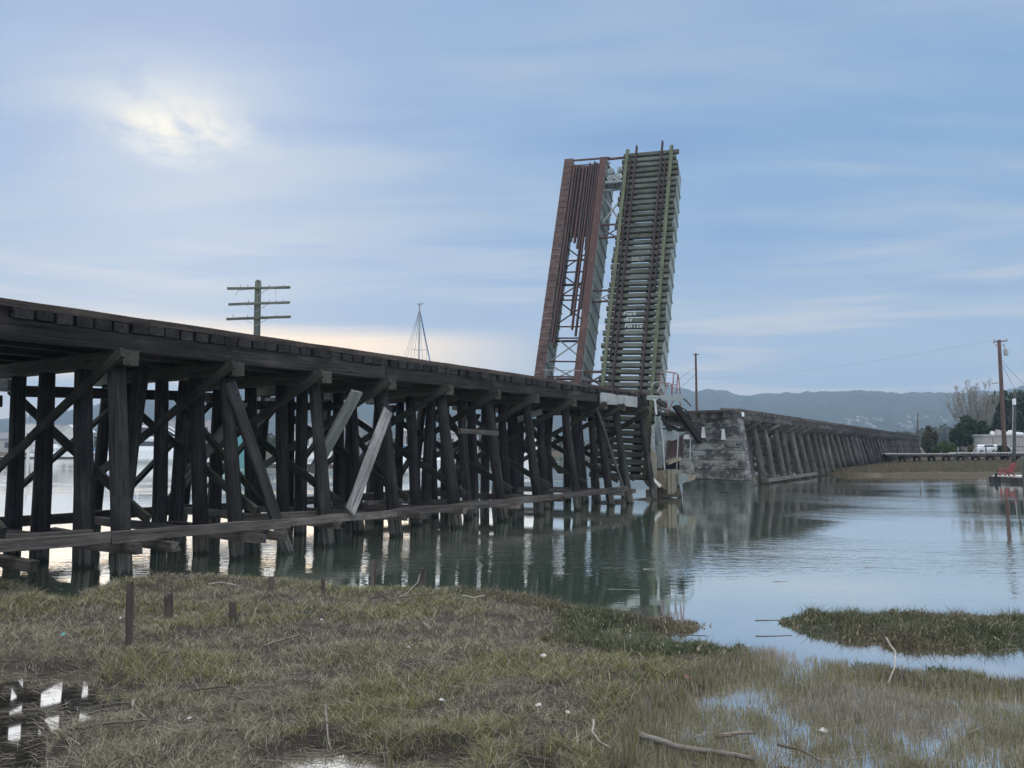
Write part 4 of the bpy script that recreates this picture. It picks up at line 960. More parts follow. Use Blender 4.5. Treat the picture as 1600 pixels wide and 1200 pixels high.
m = MB(); m.tube([(bz.x-.06, 84.75, bz.z-.3), (b_.x-.28, 84.75, b_.z)], .05, 6); m.build('conduit', MT['galv'], r)
m = MB(); m.tube([(t.x+.25, 84.8, t.z-.75), (t.x+.7, 84.6, t.z-.85), (t.x+1.3, 84.6, t.z-.82)], .09, 6); m.build('wire_bundle', MT['wire'], r)
r, t, b_ = upole(1089, 552, 664, 110, .19, 'thin reddish pole with a small crossbar rising beyond the concrete pier', 'pole', -2)
m = MB(); m.beam((t.x-.45, 109.8, t.z-.2), (t.x+.45, 109.8, t.z-.2), .08, .1); m.build('crossarm', MT['pole'], r)
m = MB(); m.tube([(t.x, 110, t.z-2), (t.x-5, 112, t.z-5.6)], .02, 4); m.tube([(t.x, 110, t.z-3), (t.x-5.5, 112, t.z-8)], .02, 4); m.build('guy_wire', MT['wire'], r)
r, t, b_ = upole(1433, 645, 700, 190, .2, 'small distant pole behind the far end of the trestle', 'pole', 1)
# ================================================================== boats
def hull(L, Bm, free, bow, par, mat, name='hull', z0=-.25):
    """lofted hull along local +x, placed by a frame (origin, yaw)"""
    o, yaw = par['o'], par['yaw']; ex = Vector((cos(yaw), sin(yaw), 0)); ey = Vector((-sin(yaw), cos(yaw), 0))
    m = MB(); n = 12; rows = []
    for i in range(n+1):
        u = i/n; x = -L/2+L*u; hb = Bm/2*(1-max(0, (u-.45)/.55)**2.2)*(.86+.14*min(1, u*4)); sh = free*(1+.35*u*u)
        rows.append([(x-(.0 if u < 1 else 0), hb*.55, z0), (x+bow*u*u*.4, hb*.92, free*.3), (x+bow*u*u, hb, sh)])
    def P(x, y, z): return o+ex*x+ey*y+Vector((0, 0, z))
    for sgn in (1, -1):
        for i in range(n):
            for j in range(2):
                q = [P(rows[i][j][0], sgn*rows[i][j][1], rows[i][j][2]), P(rows[i+1][j][0], sgn*rows[i+1][j][1], rows[i+1][j][2]), P(rows[i+1][j+1][0], sgn*rows[i+1][j+1][1], rows[i+1][j+1][2]), P(rows[i][j+1][0], sgn*rows[i][j+1][1], rows[i][j+1][2])]
                m.quad(q if sgn < 0 else q[::-1])
    for i in range(n):
        a, c = rows[i][2], rows[i+1][2]; m.quad([P(a[0], -a[1], a[2]-.02), P(c[0], -c[1], c[2]-.02), P(c[0], c[1], c[2]-.02), P(a[0], a[1], a[2]-.02)])
    a = rows[0]; m.quad([P(a[0][0], -a[0][1], a[0][2]), P(a[1][0], -a[1][1], a[1][2]), P(a[2][0], -a[2][1], a[2][2]), P(a[2][0], a[2][1], a[2][2]), P(a[1][0], a[1][1], a[1][2]), P(a[0][0], a[0][1], a[0][2])])
    return m.build(name, mat, par['r']), P
def cabin(P, x0, x1, w, z0, z1, par, mat, slope=.5, name='cabin'):
    m = MB(); m.hexa([P(x0, -w/2, z0), P(x1, -w/2, z0), P(x1, w/2, z0), P(x0, w/2, z0)], [P(x0+.1, -w/2*.9, z1), P(x1-slope, -w/2*.9, z1), P(x1-slope, w/2*.9, z1), P(x0+.1, w/2*.9, z1)]); return m.build(name, mat, par)
def win(P, x0, x1, y, z0, z1, par, name='window', k=.0):
    m = MB()
    for s in (-1, 1): m.hexa([P(x0, s*y, z0), P(x1, s*y, z0), P(x1, s*(y+.03), z0), P(x0, s*(y+.03), z0)], [P(x0, s*y, z1), P(x1-k, s*y, z1), P(x1-k, s*(y+.03), z1), P(x0, s*(y+.03), z1)])
    return m.build(name, MT['glass'], par)
# sailboat whose mast shows above the deck
mt = on_Y(655.5, 479, 75)
r = reg(thing('sailboat', (mt.x, 75, 0), 'white sailboat with a tall mast and blue sail cover moored behind the trestle', 'sailboat'))
fr = dict(o=Vector((mt.x-.35, 74.5, 0)), yaw=1.05, r=r)
hb, P = hull(11.5, 3.3, 1.15, .9, fr, MT['white'])
m = MB()
for s in (-1, 1): m.beam(P(-5.2, s*1.58, .62), P(1.5, s*1.66, .70), .02, .12)
m.build('stripe', MT['blue'], hb)
cb = cabin(P, -2.5, 2.2, 2.1, 1.1, 1.75, r, MT['white']); win(P, -1.6, 1.2, 1.0, 1.3, 1.55, cb)
mz = mt.z
m = MB(); m.tube([P(.6, 0, 1.0), (mt.x, 75, mz)], .10, 8, 0, .075); m.build('mast', MT['galv'], r)
m = MB(); m.tube([P(.4, 0, 2.5), P(-4.2, 0, 2.55)], .17, 8); m.build('sail_cover', MT['blue'], r)
m = MB(); zs = on_Y(655, 547, 75).z; m.tube([(mt.x-.72, 74.9, zs+.06), (mt.x, 75, zs), (mt.x+.72, 75.1, zs+.05)], .03, 5); m.build('spreader', MT['galv'], r)
m = MB(); top = Vector((mt.x, 75, mz-.3))
m.tube([top, P(6.0, 0, 1.6)], .06, 5)
m.build('furled_jib', MT['blue'], r)
m = MB()
for q in (P(-5.6, .5, 1.2), P(-5.6, -.5, 1.2), P(.3, 1.6, 1.2), P(.3, -1.6, 1.2)): m.tube([top, q], .016, 4)
m.tube([top, (mt.x-.72, 74.9, zs+.06), P(.3, 1.6, 1.2)], .014, 4); m.tube([top, (mt.x+.72, 75.1, zs+.05), P(.3, -1.6, 1.2)], .014, 4); m.build('rigging', MT['wire'], r)
m = MB(); m.tube([(mt.x, 75, mz), (mt.x-.05, 75, mz+.35)], .05, 5); m.tube([(mt.x+.1, 75, mz+.1), (mt.x+.3, 75, mz+.35), (mt.x+.38, 75, mz+.25)], .035, 4); m.tube([(mt.x, 75, mz+.1), (mt.x-.28, 75, mz+.3)], .02, 4); m.build('masthead_gear', MT['wire'], r)
# big cruiser
def yacht(px, Yd, L, yaw, label, cab=MT['white'], cover=None):
    o = on_Y(px, 700, Yd); o.z = 0
    r = reg(thing('motor_yacht', o, label, 'boat')); fr = dict(o=o, yaw=yaw, r=r); k = L/12
    h_, P = hull(L, 3.6*k, 1.5*k, 1.0*k, fr, MT['white'])
    c1 = cabin(P, -L*.38, L*.2, 3.0*k, 1.4*k, 3.0*k, r, cab, 1.2*k); win(P, -L*.32, L*.1, 1.42*k, 2.1*k, 2.7*k, c1, k=.3)
    m = MB(); m.hexa([P(-L*.44, -1.6*k, 3.0*k), P(L*.16, -1.6*k, 3.0*k), P(L*.16, 1.6*k, 3.0*k), P(-L*.44, 1.6*k, 3.0*k)], [P(-L*.44, -1.6*k, 3.3*k), P(L*.14, -1.6*k, 3.3*k), P(L*.14, 1.6*k, 3.3*k), P(-L*.44, 1.6*k, 3.3*k)]); m.build('flybridge_deck', MT['white'], r)
    if cover is None:
        m = MB()
        for s in (-1, 1):
            m.tube([P(-L*.25, s*1.4*k, 3.3*k), P(-L*.25, s*1.4*k, 4.6*k), P(-L*.02, s*1.4*k, 4.6*k), P(L*.14, s*1.4*k, 3.4*k)], .09*k, 6); m.tube([P(-L*.1, s*1.4*k, 3.3*k), P(-L*.1, s*1.4*k, 4.6*k)], .06*k, 6)
        m.build('windscreen_frame', MT['white'], r); win(P, -L*.24, L*.08, 1.36*k, 3.4*k, 4.4*k, r, k=1.2*k)
    else: cabin(P, -L*.2, L*.14, 2.4*k, 3.3*k, 4.4*k, r, cover, .6*k, 'canvas_top')
    m = MB(); m.tube([P(L*.15, 1.5*k, 1.6*k), P(L*.15, 1.5*k, 2.3*k), P(L*.5, .1, 2.6*k), P(L*.15, -1.5*k, 2.3*k), P(L*.15, -1.5*k, 1.6*k)], .03, 5); m.build('bow_rail', MT['galv'], r)
    return r
yacht(262, 128, 15.5, .12, 'large white motor yacht with a flybridge seen between the nearer trestle piles')
yacht(158, 126, 7.0, pi-.3, 'small white cabin cruiser with a blue canvas top left of the large yacht', cover=MT['blue'])
yacht(82, 185, 9, .2, 'white cruiser moored at the far dock near the left edge', cover=MT['white'])
yacht(472, 150, 10, .3, 'white cruiser with a grey canvas top behind the middle of the trestle', cover=MT['roofgrey'])
# floating docks
def dock(name, p0, p1, w, label, ztop=.42, h=.42, piles=(), cat='dock', fascia=MT['waler'], n=6):
    p0, p1 = Vector(p0), Vector(p1); r = reg(thing(name, (p0+p1)/2, label, cat))
    d = (p1-p0).normalized()
    m = MB(); m.beam(p0+ZZ*(ztop-.05), p1+ZZ*(ztop-.05), w, .1); m.build('deck', MT['offwhite'], r)
    m = MB(); m.beam(p0+ZZ*(ztop-.1-h/2+.03)+d*.03, p1+ZZ*(ztop-.1-h/2+.03)-d*.03, w-.06, h-.08); m.build('float', fascia, r)
    L = (p1-p0).length; k = int(L/3)
    m = MB(); y = ZZ.cross(d)
    for i in range(k): m.box(p0+d*(1.5+i*3)+y*(-w/2-.12)+ZZ*.12, .5, .3, .36, d)
    m.build('black_float', MT['black'], r)
    return r
dock('floating_dock', on_Y(440, 700, 112)*Vector((1, 1, 0)) if False else Vector((on_Y(430, 700, 104).x, 104, 0)), Vector((on_Y(600, 700, 100).x, 100, 0)), 2.2, 'pale floating dock on black floats behind the middle of the trestle')
dock('floating_dock', Vector((on_Y(300, 700, 118).x, 118, 0)), Vector((on_Y(352, 700, 116).x, 116, 0)), 2.5, 'short pale floating dock right of the large white yacht')
dock('floating_dock', Vector((on_Y(-40, 700, 180).x, 180, 0)), Vector((on_Y(130, 700, 178).x, 178, 0)), 2.5, 'long far dock in front of the beige building at the left edge')
for px, yt, Yd, lb in ((52, 688, 176, 'white mooring piling on the far dock at the left edge'), (328, 668, 118, 'tall grey mooring piling right of the large white yacht'), (620, 690, 102, 'grey mooring piling behind the middle trestle piles')):
    t = on_Y(px, yt, Yd); o = log('mooring_piling', (t.x, Yd-1.6, -1.5), (t.x, Yd-1.6, t.z), .30, .28, MT['offwhite' if px == 52 else 'polegrey'], None); o['label'] = lb; o['category'] = 'piling'
# ================================================================== far buildings on the left shore
def building(px0, px1, yt, Yd, dep, label, wall, roof, kind='gable', eave=None, wins=(), yaw=0, ridge='x', name='waterfront_building', chim=False):
    a, b_ = on_Y(px0, 700, Yd), on_Y(px1, 700, Yd); zt = on_Y(px0, yt, Yd).z; ze = on_Y(px0, eave, Yd).z if eave else zt
    r = reg(thing(name, ((a.x+b_.x)/2, Yd+dep/2, .6), label, 'building'))
    x0, x1, y0, y1, zb = a.x, b_.x, Yd, Yd+dep, -.3
    m = MB(); m.hexa([(x0, y0, zb), (x1, y0, zb), (x1, y1, zb), (x0, y1, zb)], [(x0, y0, ze), (x1, y0, ze), (x1, y1, ze), (x0, y1, ze)])
    if kind == 'gable' and ridge == 'y':
        xm = (x0+x1)/2; m.quad([(x0, y0, ze), (x1, y0, ze), (xm, y0, zt)]); m.quad([(x1, y1, ze), (x0, y1, ze), (xm, y1, zt)])
    wl_ = m.build('wall', wall, r)
    m = MB(); o = .45
    if kind == 'gable' and ridge == 'x':
        ym = (y0+y1)/2
        for ya, s in ((y0-o, 1), (y1+o, -1)):
            za = ze-.25; q = [(x0-o, ya, za), (x1+o, ya, za), (x1+o, ym, zt), (x0-o, ym, zt)]; m.hexa([Vector(p)-Vector((0, 0, .22)) for p in (q if s > 0 else q[::-1])], q if s > 0 else q[::-1])
        m.quad([(x0, y0, ze), (x0, ym, zt-.2), (x0, y1, ze)]); m.quad([(x1, y0, ze), (x1, y1, ze), (x1, ym, zt-.2)])
    elif kind == 'gable':
        xm = (x0+x1)/2
        for xa, s in ((x0-o, -1), (x1+o, 1)):
            za = ze-.3; q = [(xa, y0-o, za), (xm, y0-o, zt+.1), (xm, y1+o, zt+.1), (xa, y1+o, za)]; m.hexa([Vector(p)-Vector((0, 0, .22)) for p in (q if s < 0 else q[::-1])], q if s < 0 else q[::-1])
    else: m.hexa([(x0-.15, y0-.15, ze), (x1+.15, y0-.15, ze), (x1+.15, y1, ze), (x0-.15, y1, ze)], [(x0-.15, y0-.15, ze+.3), (x1+.15, y0-.15, ze+.3), (x1+.15, y1, ze+.3), (x0-.15, y1, ze+.3)])
    rf = m.build('roof', roof, r)
    for (u0, u1, v0, v1) in wins:
        m = MB(); m.beam((x0+(x1-x0)*u0, y0-.05, zb+(ze-zb)*(v0+v1)/2), (x0+(x1-x0)*u1, y0-.05, zb+(ze-zb)*(v0+v1)/2), .12, (ze-zb)*(v1-v0)); w_ = m.build('window', MT['glass'], r)
        m = MB(); m.beam((x0+(x1-x0)*u0-.1, y0-.04, zb+(ze-zb)*v0-.05), (x0+(x1-x0)*u1+.1, y0-.04, zb+(ze-zb)*v0-.05), .3, .1); m.build('sill', MT['offwhite'], w_)
    return r, (x0, x1, y0, ze, zt)
W2 = [(.1, .2, .45, .75), (.35, .45, .45, .75), (.6, .7, .45, .75), (.8, .9, .45, .75)]
r, g = building(27, 66, 662, 238, 12, 'beige flat-roofed building with narrow windows on the far shore at the left edge', MT['offwhite'], MT['beige'], 'flat', 663, [(.36, .44, .35, .72), (.48, .56, .35, .72), (.75, .82, .5, .72), (.08, .2, .1, .3)])
p = on_Y(47, 650, 239); m = MB(); m.tube([(p.x, 239, g[3]), (p.x, 239, p.z+.5)], .22, 6); m.tube([(p.x-1.7, 239, p.z+.3), (p.x+.2, 239, p.z+.3)], .12, 5); m.tube([(p.x-1.2, 239, g[3]), (p.x-1.2, 239, p.z+2.4)], .07, 5); m.build('antenna', MT['roofgrey'], r)
building(92, 122, 664, 240, 9, 'small house with a bright white gable roof on the far left shore', MT['offwhite'], MT['white'], 'gable', 673, [(.2, .4, .35, .6), (.55, .8, .3, .6)], ridge='y')
building(-60, 24, 676, 245, 12, 'low grey shed cut off by the left edge of the photo', MT['beige'], MT['roofgrey'], 'gable', 684, W2)
building(196, 352, 655, 236, 22, 'long boathouse with a big grey roof behind the large white yacht', MT['offwhite'], MT['roofgrey'], 'gable', 681, [(.08, .2, .15, .6), (.3, .42, .15, .6), (.52, .64, .15, .6), (.85, .95, .2, .6)])
building(334, 372, 679, 222, 8, 'teal shed beside the tall grey mooring piling', MT['teal'], MT['white'], 'flat', 681, [(.2, .4, .1, .45)])
building(452, 486, 660, 236, 12, 'white two-storey house behind the middle of the trestle', MT['offwhite'], MT['roofgrey'], 'gable', 670, W2)
building(534, 566, 652, 226, 14, 'dark grey barn with a white base strip behind the trestle planks', MT['roofgrey'], MT['roofgrey'], 'gable', 663, [(.3, .6, .05, .2)], ridge='y')
building(578, 604, 668, 240, 10, 'brown house with a white door behind the trestle', MT['concb'], MT['roofgrey'], 'gable', 676, [(.2, .4, .3, .6), (.6, .8, .3, .6)])
building(630, 672, 664, 240, 12, 'pale blue-grey house behind the sailboat', MT['beige'], MT['white'], 'gable', 671, W2)
building(700, 745, 668, 245, 12, 'low beige house right of the sailboat', MT['beige'], MT['roofgrey'], 'gable', 676, W2)
building(790, 850, 672, 245, 12, 'low white house behind the end of the near trestle', MT['white'], MT['roofgrey'], 'gable', 680, W2)
# ================================================================== right side: shed, cars, boardwalk, dock
r, g = building(1536, 1640, 681, 130, 9, 'long tan metal shed behind the boardwalk', MT['beige'], MT['beige'], 'flat', 681.5, (), name='metal_shed')
m = MB()
for i in range(24): m.beam((g[0]+.2+i*.5, 129.96, 1), (g[0]+.2+i*.5, 129.96, g[3]-.1), .06, .06, Vector((0, 1, 0)))
m.build('rib', MT['beige'], r)
m = MB(); m.beam((g[0]+1.7, 129.94, 1.2), (g[0]+1.7, 129.94, g[3]-.4), .06, .1, Vector((0, 1, 0))); m.build('door_edge', MT['roofgrey'], r)
for i, (px, w, h) in enumerate(((1546, 1.3, .75), (1560, .9, .9), (1571, .8, .6), (1580, .9, .8), (1590, 1.6, .5))):
    c = on_Y(px, 679, 134); m = MB()
    m.hexa([(c.x-w/2, 133.5, g[3]+.3), (c.x+w/2, 133.5, g[3]+.3), (c.x+w/2, 134.5, g[3]+.3), (c.x-w/2, 134.5, g[3]+.3)], [(c.x-w/2+.2, 133.6, g[3]+.3+h), (c.x+w/2-.1, 133.6, g[3]+.3+h*.8), (c.x+w/2-.1, 134.4, g[3]+.3+h*.8), (c.x-w/2+.2, 134.4, g[3]+.3+h)])
    m.build('vent', MT['white'] if i != 1 else MT['beige'], r)
def car(px, Yd, yaw, label, zb):
    o = on_Y(px, 706, Yd); o.z = zb; r = reg(thing('parked_car', o, label, 'car')); ex = Vector((cos(yaw), sin(yaw), 0)); ey = Vector((-sin(yaw), cos(yaw), 0))
    def P(x, y, z): return o+ex*x+ey*y+ZZ*z
    m = MB(); prof = [(-2.2, .35), (-2.25, .75), (-1.9, .95), (-1.3, 1.0), (-.7, 1.45), (.8, 1.45), (1.5, .98), (2.15, .85), (2.25, .5), (2.2, .3)]
    k = len(prof); i0 = len(m.v)
    for s in (-.85, .85): m.v += [P(x, s*(1 if z < 1.1 else .82), z) for x, z in prof]
    m.f += [tuple(range(i0, i0+k)), tuple(reversed(range(i0+k, i0+2*k)))]; m.m += [0, 0]
    for a in range(k): b2 = (a+1) % k; m.f.append((i0+a, i0+a+k, i0+b2+k, i0+b2)); m.m.append(0)
    bd = m.build('body', MT['white'], r)
    for s in (-1, 1):
        m = MB(); m.quad([P(-1.1, s*.83, 1.02), P(1.25, s*.83, 1.02), P(.72, s*.74, 1.38), P(-.66, s*.74, 1.38)]); m.build('window', MT['glass'], bd)
        for x in (-1.4, 1.4):
            m = MB(); m.tube([P(x, s*.72, .32), P(x, s*.9, .32)], .33, 12); w_ = m.build('wheel', MT['black'], r); m = MB(); m.tube([P(x, s*.9, .32), P(x, s*.92, .32)], .19, 10); m.build('rim', MT['galv'], w_)
    for y in (-.6, .6):
        m = MB(); m.box(P(2.24, y, .68), .06, .36, .14, ex); m.build('headlight', MT['glass'], r)
car(1540, 119, .15, 'white parked car at the left corner of the tan shed', 1.5)
car(1560, 119, .1, 'white parked car between the dark scrub and the tall brown pole', 1.5)
# boardwalk
bw = reg(thing('boardwalk', (60, 100, 1.6), 'long low wooden boardwalk with a thin railing crossing the far marsh', 'boardwalk'))
xs0 = on_Y(1379, 709, 100).x; xs1 = 80.0
m = MB(); x = xs0
while x < xs1:
    x2_ = min(x+9, xs1); zt = 1.70+.12*exp(-((x-58)/5)**2); m.beam((x, 100, zt+.0), (x2_-.05, 100, zt+rnd(.03)), 1.6, .12); x = x2_
m.build('deck', MT['offwhite'], bw)
m = MB(); m.beam((xs0, 99.25, 1.54), (xs1, 99.25, 1.54), .1, .22); m.build('side_joist', MT['waler'], bw)
x = xs0+.6; k = 0
while x < xs1:
    m = MB()
    for yy_ in (99.35, 100.6): m.beam((x, yy_, .5), (x, yy_, 1.6), .24, .24, Vector((0, 1, 0)))
    m.beam((x-.1, 99.3, 1.28), (x+rnd(.1), 100.7, 1.28), .26, .22)
    m.build('support_post', MT['trestle'], bw)
    if k % 2 == 0:
        m = MB(); m.beam((x+1, 99.3, 1.6), (x+1, 99.3, 2.6), .10, .10, Vector((0, 1, 0))); m.build('railing_post', MT['trestle'], bw)
    m = MB(); m.beam((x-.2, 99.32, 1.37), (x+1.3, 99.32, 1.37), .2, .14); m.build('support_beam', MT['trestle'], bw)
    x += 1.9; k += 1
m = MB(); m.beam((xs0, 99.3, 2.58), (xs1, 99.3, 2.62), .07, .07); m.beam((xs0, 99.3, 2.1), (xs1, 99.3, 2.1), .03, .03); m.build('handrail', MT['trestle'], bw)
# broken posts behind the boardwalk
for i, (px, yt, Yd, ln) in enumerate(((1497, 699, 108, -.5), (1503, 697, 108, .1), (1508, 698, 109, .2), (1527, 696, 107, -1.2))):
    t = on_Y(px, yt, Yd); lb = ('thick leaning old post behind the boardwalk, leftmost of the broken posts', 'short dark old post beside the leaning post behind the boardwalk', 'slim dark old post right of the pair behind the boardwalk', 'pale slanting plank prop near the white parked car')[i]
    o = log('old_post', (t.x+ln, Yd, .9), (t.x, Yd, t.z), .2 if i < 3 else .11, .17 if i < 3 else .1, MT['grey2' if i != 3 else 'pale'], None); o['label'] = lb; o['category'] = 'post'
# dock with red chair
dk = dock('floating_dock', Vector((on_Y(1557, 748, 57).x+.7, 57, 0)), Vector((46, 57.6, 0)), 3.0, 'white topped floating dock carrying a red chair at the right edge', ztop=.44, h=.5, fascia=MT['waler'])
gp = on_Y(1593, 712, 55.8); o = log('dock_piling', (gp.x, 55.35, -1), (gp.x-.02, 55.35, gp.z), .17, .16, MT['polegrey'], None); o['label'] = 'pale grey piling rising beside the red chair on the dock'; o['category'] = 'piling'
cx = on_Y(1575, 740, 56.2); ch = reg(thing('adirondack_chair', (cx.x, 56.3, .44), 'red plastic garden chair with a tall sloping back on the floating dock', 'chair'))
def CP(x, y, z): return Vector((cx.x+x, 56.3+y, .44+z))
m = MB(); m.hexa([CP(-.28, -.26, .34), CP(.22, -.26, .22), CP(.22, .26, .22), CP(-.28, .26, .34)], [CP(-.28, -.26, .39), CP(.22, -.26, .27), CP(.22, .26, .27), CP(-.28, .26, .39)]); m.build('seat', MT['red'], ch)
m = MB()
for k in range(5):
    y = -.24+k*.12; m.beam(CP(.2, y, .22), CP(.52+.02*(2-abs(k-2)), y, .90+.05*(2-abs(k-2))), .1, .03, Vector((0, 1, 0)))
m.build('backrest', MT['red'], ch)
for y in (-.33, .33):
    m = MB(); m.beam(CP(-.4, y, .58), CP(.34, y, .55), .13, .035); m.build('armrest', MT['red'], ch)
    m = MB(); m.beam(CP(-.33, y*.9, 0), CP(-.3, y*.9, .57), .06, .12, Vector((0, 1, 0))); m.build('leg', MT['red'], ch)
    m = MB(); m.beam(CP(.34, y*.9, 0), CP(.14, y*.9, .3), .05, .12, Vector((0, 1, 0))); m.build('leg', MT['red'], ch)
m = MB(); o_ = on_Y(1554, 742, 57); m.box((o_.x, 57, .12), .5, .6, .5); m.tube([(o_.x, 56.9, .3), (o_.x+.1, 56.9, .62)], .09, 6); o = m.build('mooring_float', MT['black'], None); o['label'] = 'small black float with a pale top at the left end of the dock'; o['category'] = 'float'
# far houses
hs = random.Random(4)
def hill_z(a, r): return float(np.interp(a, aa, hill_top)*np.interp(r, [950, 1250, 1500, 1900, 2300, 2600, 3000], [.01, .05, .13, .42, .80, 1.0, .8])*(.78+.44*fbm(np.array([a*22]), np.array([r/420]), 51))[0])
for i in range(30):
    px = hs.uniform(1322, 1432) if i < 23 else hs.uniform(1432, 1490); py = hs.uniform(652, 671)
    d_ = ray(px, py); hd = sqrt(d_.x**2+d_.y**2); a_h = atan2(d_.x, d_.y); rh = 1000
    while rh < 2400 and hill_z(a_h, rh) < H+rh*d_.z/hd: rh += 8
    x, Yd, z = rh*sin(a_h), rh*cos(a_h), hill_z(a_h, rh); w = hs.uniform(5, 9); m = MB(); hh = hs.uniform(3, 4.5)
    m.hexa([(x-w/2, Yd, z-6), (x+w/2, Yd, z-6), (x+w/2, Yd+9, z-6), (x-w/2, Yd+9, z-6)], [(x-w/2, Yd, z+hh*.6), (x+w/2, Yd, z+hh*.6), (x+w/2, Yd+9, z+hh*.6), (x-w/2, Yd+9, z+hh*.6)], 0)
    m.quad([(x-w/2-.5, Yd-.5, z+hh*.55), (x+w/2+.5, Yd-.5, z+hh*.55), (x+w/2+.5, Yd+4.5, z+hh*1.3), (x-w/2-.5, Yd+4.5, z+hh*1.3)], 1); m.quad([(x+w/2+.5, Yd+9.5, z+hh*.55), (x-w/2-.5, Yd+9.5, z+hh*.55), (x-w/2-.5, Yd+4.5, z+hh*1.3), (x+w/2+.5, Yd+4.5, z+hh*1.3)], 1)
    m.build('house', [MT['housewall'], MT['roofgrey' if i % 3 else 'housewall']], None, label='tiny pale house far off at the foot of the hazy hills', cat='house', group='houses at the foot of the hills')
# ================================================================== stakes and driftwood on the marsh
def gz(x, y): return float(hgt(np.array([x]), np.array([y]))[0])
def stake(px, yt, yb, w, lean, label, rough=.03):
    g = on_z(px, yb, .06); t = on_Y(px+lean, yt, g.y); ww = w*g.y/F
    o = beam('stake', (g.x, g.y, gz(g.x, g.y)-.25), (t.x, g.y, t.z), ww, ww*.85, MT['stake'], None, jit=ww*.07, c=ww*.2, ragged=rough, seg=5, roll=.5); o['label'] = label; o['category'] = 'stake'
stake(201, 908, 1020, 12, 3, 'tallest weathered stake standing in the left marsh grass')
stake(263, 930, 977, 14, 1, 'squat split stake right of the tallest stake', .05)
stake(363, 938, 980, 11, 1, 'short square stake with sticks at its foot, right of the squat split stake')
stake(423, 903, 933, 9, 1, 'small grey stake at the grassy bank below the slanting dark timber')
stake(505, 903, 930, 6, 0, 'thin small stake on the bank right of the small grey stake')
stake(584, 876, 913, 8, 0, 'pale brown stake standing at the water edge')
stake(659, 888, 913, 10, 2, 'stubby stake at the water edge with a bent stick beside it')
def stick(pts, r0, r1, mat, label, lift=.085, name='driftwood_stick', cat='driftwood'):
    m = MB(); P_ = []
    for k, q in enumerate(pts):
        g = on_z(q[0], q[1], .08); zz_ = max(gz(g.x, g.y), .0)+lift+(q[2] if len(q) > 2 else 0); P_.append(Vector((g.x, g.y, zz_)))
    Q = []
    for i in range(len(P_)-1):
        for u in (0, .5): Q.append(P_[i].lerp(P_[i+1], u)+Vector((rnd(.008), rnd(.008), rnd(.005))))
    Q.append(P_[-1]); m.tube(Q, r0, 6, 0, r1); return m.build(name, MT[mat], None, smooth=True, label=label, cat=cat)
stick([(1000, 1161), (1060, 1168), (1120, 1175), (1178, 1187)], .028, .018, 'drift', 'long pale driftwood pole lying in the grass at the lower right')
stick([(928, 1146, .05), (925, 1160, .02), (936, 1175), (955, 1183)], .012, .007, 'drift', 'curved pale stick shaped like a hook, left of the long pale pole')
stick([(507, 1145, .10), (511, 1160, .04), (518, 1172)], .009, .006, 'drift', 'short upright pale stick at the edge of the lower middle puddle')
stick([(235, 1060), (246, 1046, .08), (262, 1044, .1), (272, 1038, .16), (279, 1050, .08), (271, 1066)], .010, .006, 'drift2', 'arched bundle of bent stalks right of the tallest stake')
stick([(412, 1018), (440, 1010), (470, 1004)], .016, .01, 'drift2', 'brown stick lying in the grass right of the short square stake')
stick([(624, 943), (638, 935), (652, 918, .08), (658, 908, .2)], .012, .008, 'drift', 'bent pale stick leaning by the stubby stake')
stick([(622, 944), (650, 940), (680, 943)], .012, .008, 'drift2', 'thin stick lying flat in front of the stubby stake')
stick([(722, 941), (740, 944), (757, 942)], .014, .008, 'drift', 'pale stick lying flat near the marsh top edge')
stick([(326, 919), (345, 921), (375, 927)], .022, .012, 'drift', 'pale driftwood lying on the bank behind the short square stake')
stick([(982, 993, .03), (1040, 995, .03), (1105, 997, .02)], .010, .006, 'drift2', 'straight dark stick along the water edge of the narrow inlet')
stick([(1120, 1151), (1150, 1147), (1178, 1146)], .02, .012, 'drift2', 'stick lying in the grass above the long pale pole')
stick([(1385, 1024, .2), (1399, 1040, .14), (1398, 1055, .06), (1388, 1068)], .011, .007, 'drift', 'pale crooked twig upright in the right hand marsh')
stick([(1215, 1165), (1250, 1172), (1280, 1190)], .012, .008, 'drift2', 'dark twig half sunk in the flooded grass at the lower right')
stick([(300, 1092), (330, 1090), (360, 1088)], .010, .007, 'drift2', 'thin twig lying right of the left puddle')
stick([(660, 985), (672, 995)], .012, .008, 'drift', 'small pale stick in the middle of the grass')
stick([(1180, 973, .02), (1236, 972, .02)], .010, .006, 'drift2', 'dark stick poking out of the left tip of the islet')
stick([(160, 1152), (200, 1148), (235, 1140, .02), (232, 1148)], .012, .008, 'drift2', 'thin dark stick at the right shore of the left puddle')
# floating wood on the open water
def floater(px, py, L, r, label, mat='drift2', yaw=.1):
    g = on_z(px, py); d = Vector((cos(yaw), sin(yaw), 0))*L/2
    o = log('floating_log', g-d-ZZ*r*.5, g+d-ZZ*r*.2, r, r*.4, MT[mat], None, n=7, seg=6, jit=.12); o['label'] = label; o['category'] = 'driftwood'
floater(1220, 909, .30, .014, 'dark floating stick on the open water above the islet')
floater(1140, 770, 1.2, .07, 'dark floating log in the reflection of the concrete pier', 'trestle')
floater(1362, 887, .3, .012, 'thin floating stick on the bright open water at the right')
floater(1013, 889, .22, .010, 'pale floating stick in the dark reflection', 'drift')
floater(975, 921, .6, .011, 'pale floating pole close to the marsh top edge', 'drift', -.12)
floater(880, 897, .3, .009, 'pale floating twig in the green reflection of the trestle', 'drift', .3)
floater(1580, 1014, .3, .012, 'twig floating in the channel beside the islet')
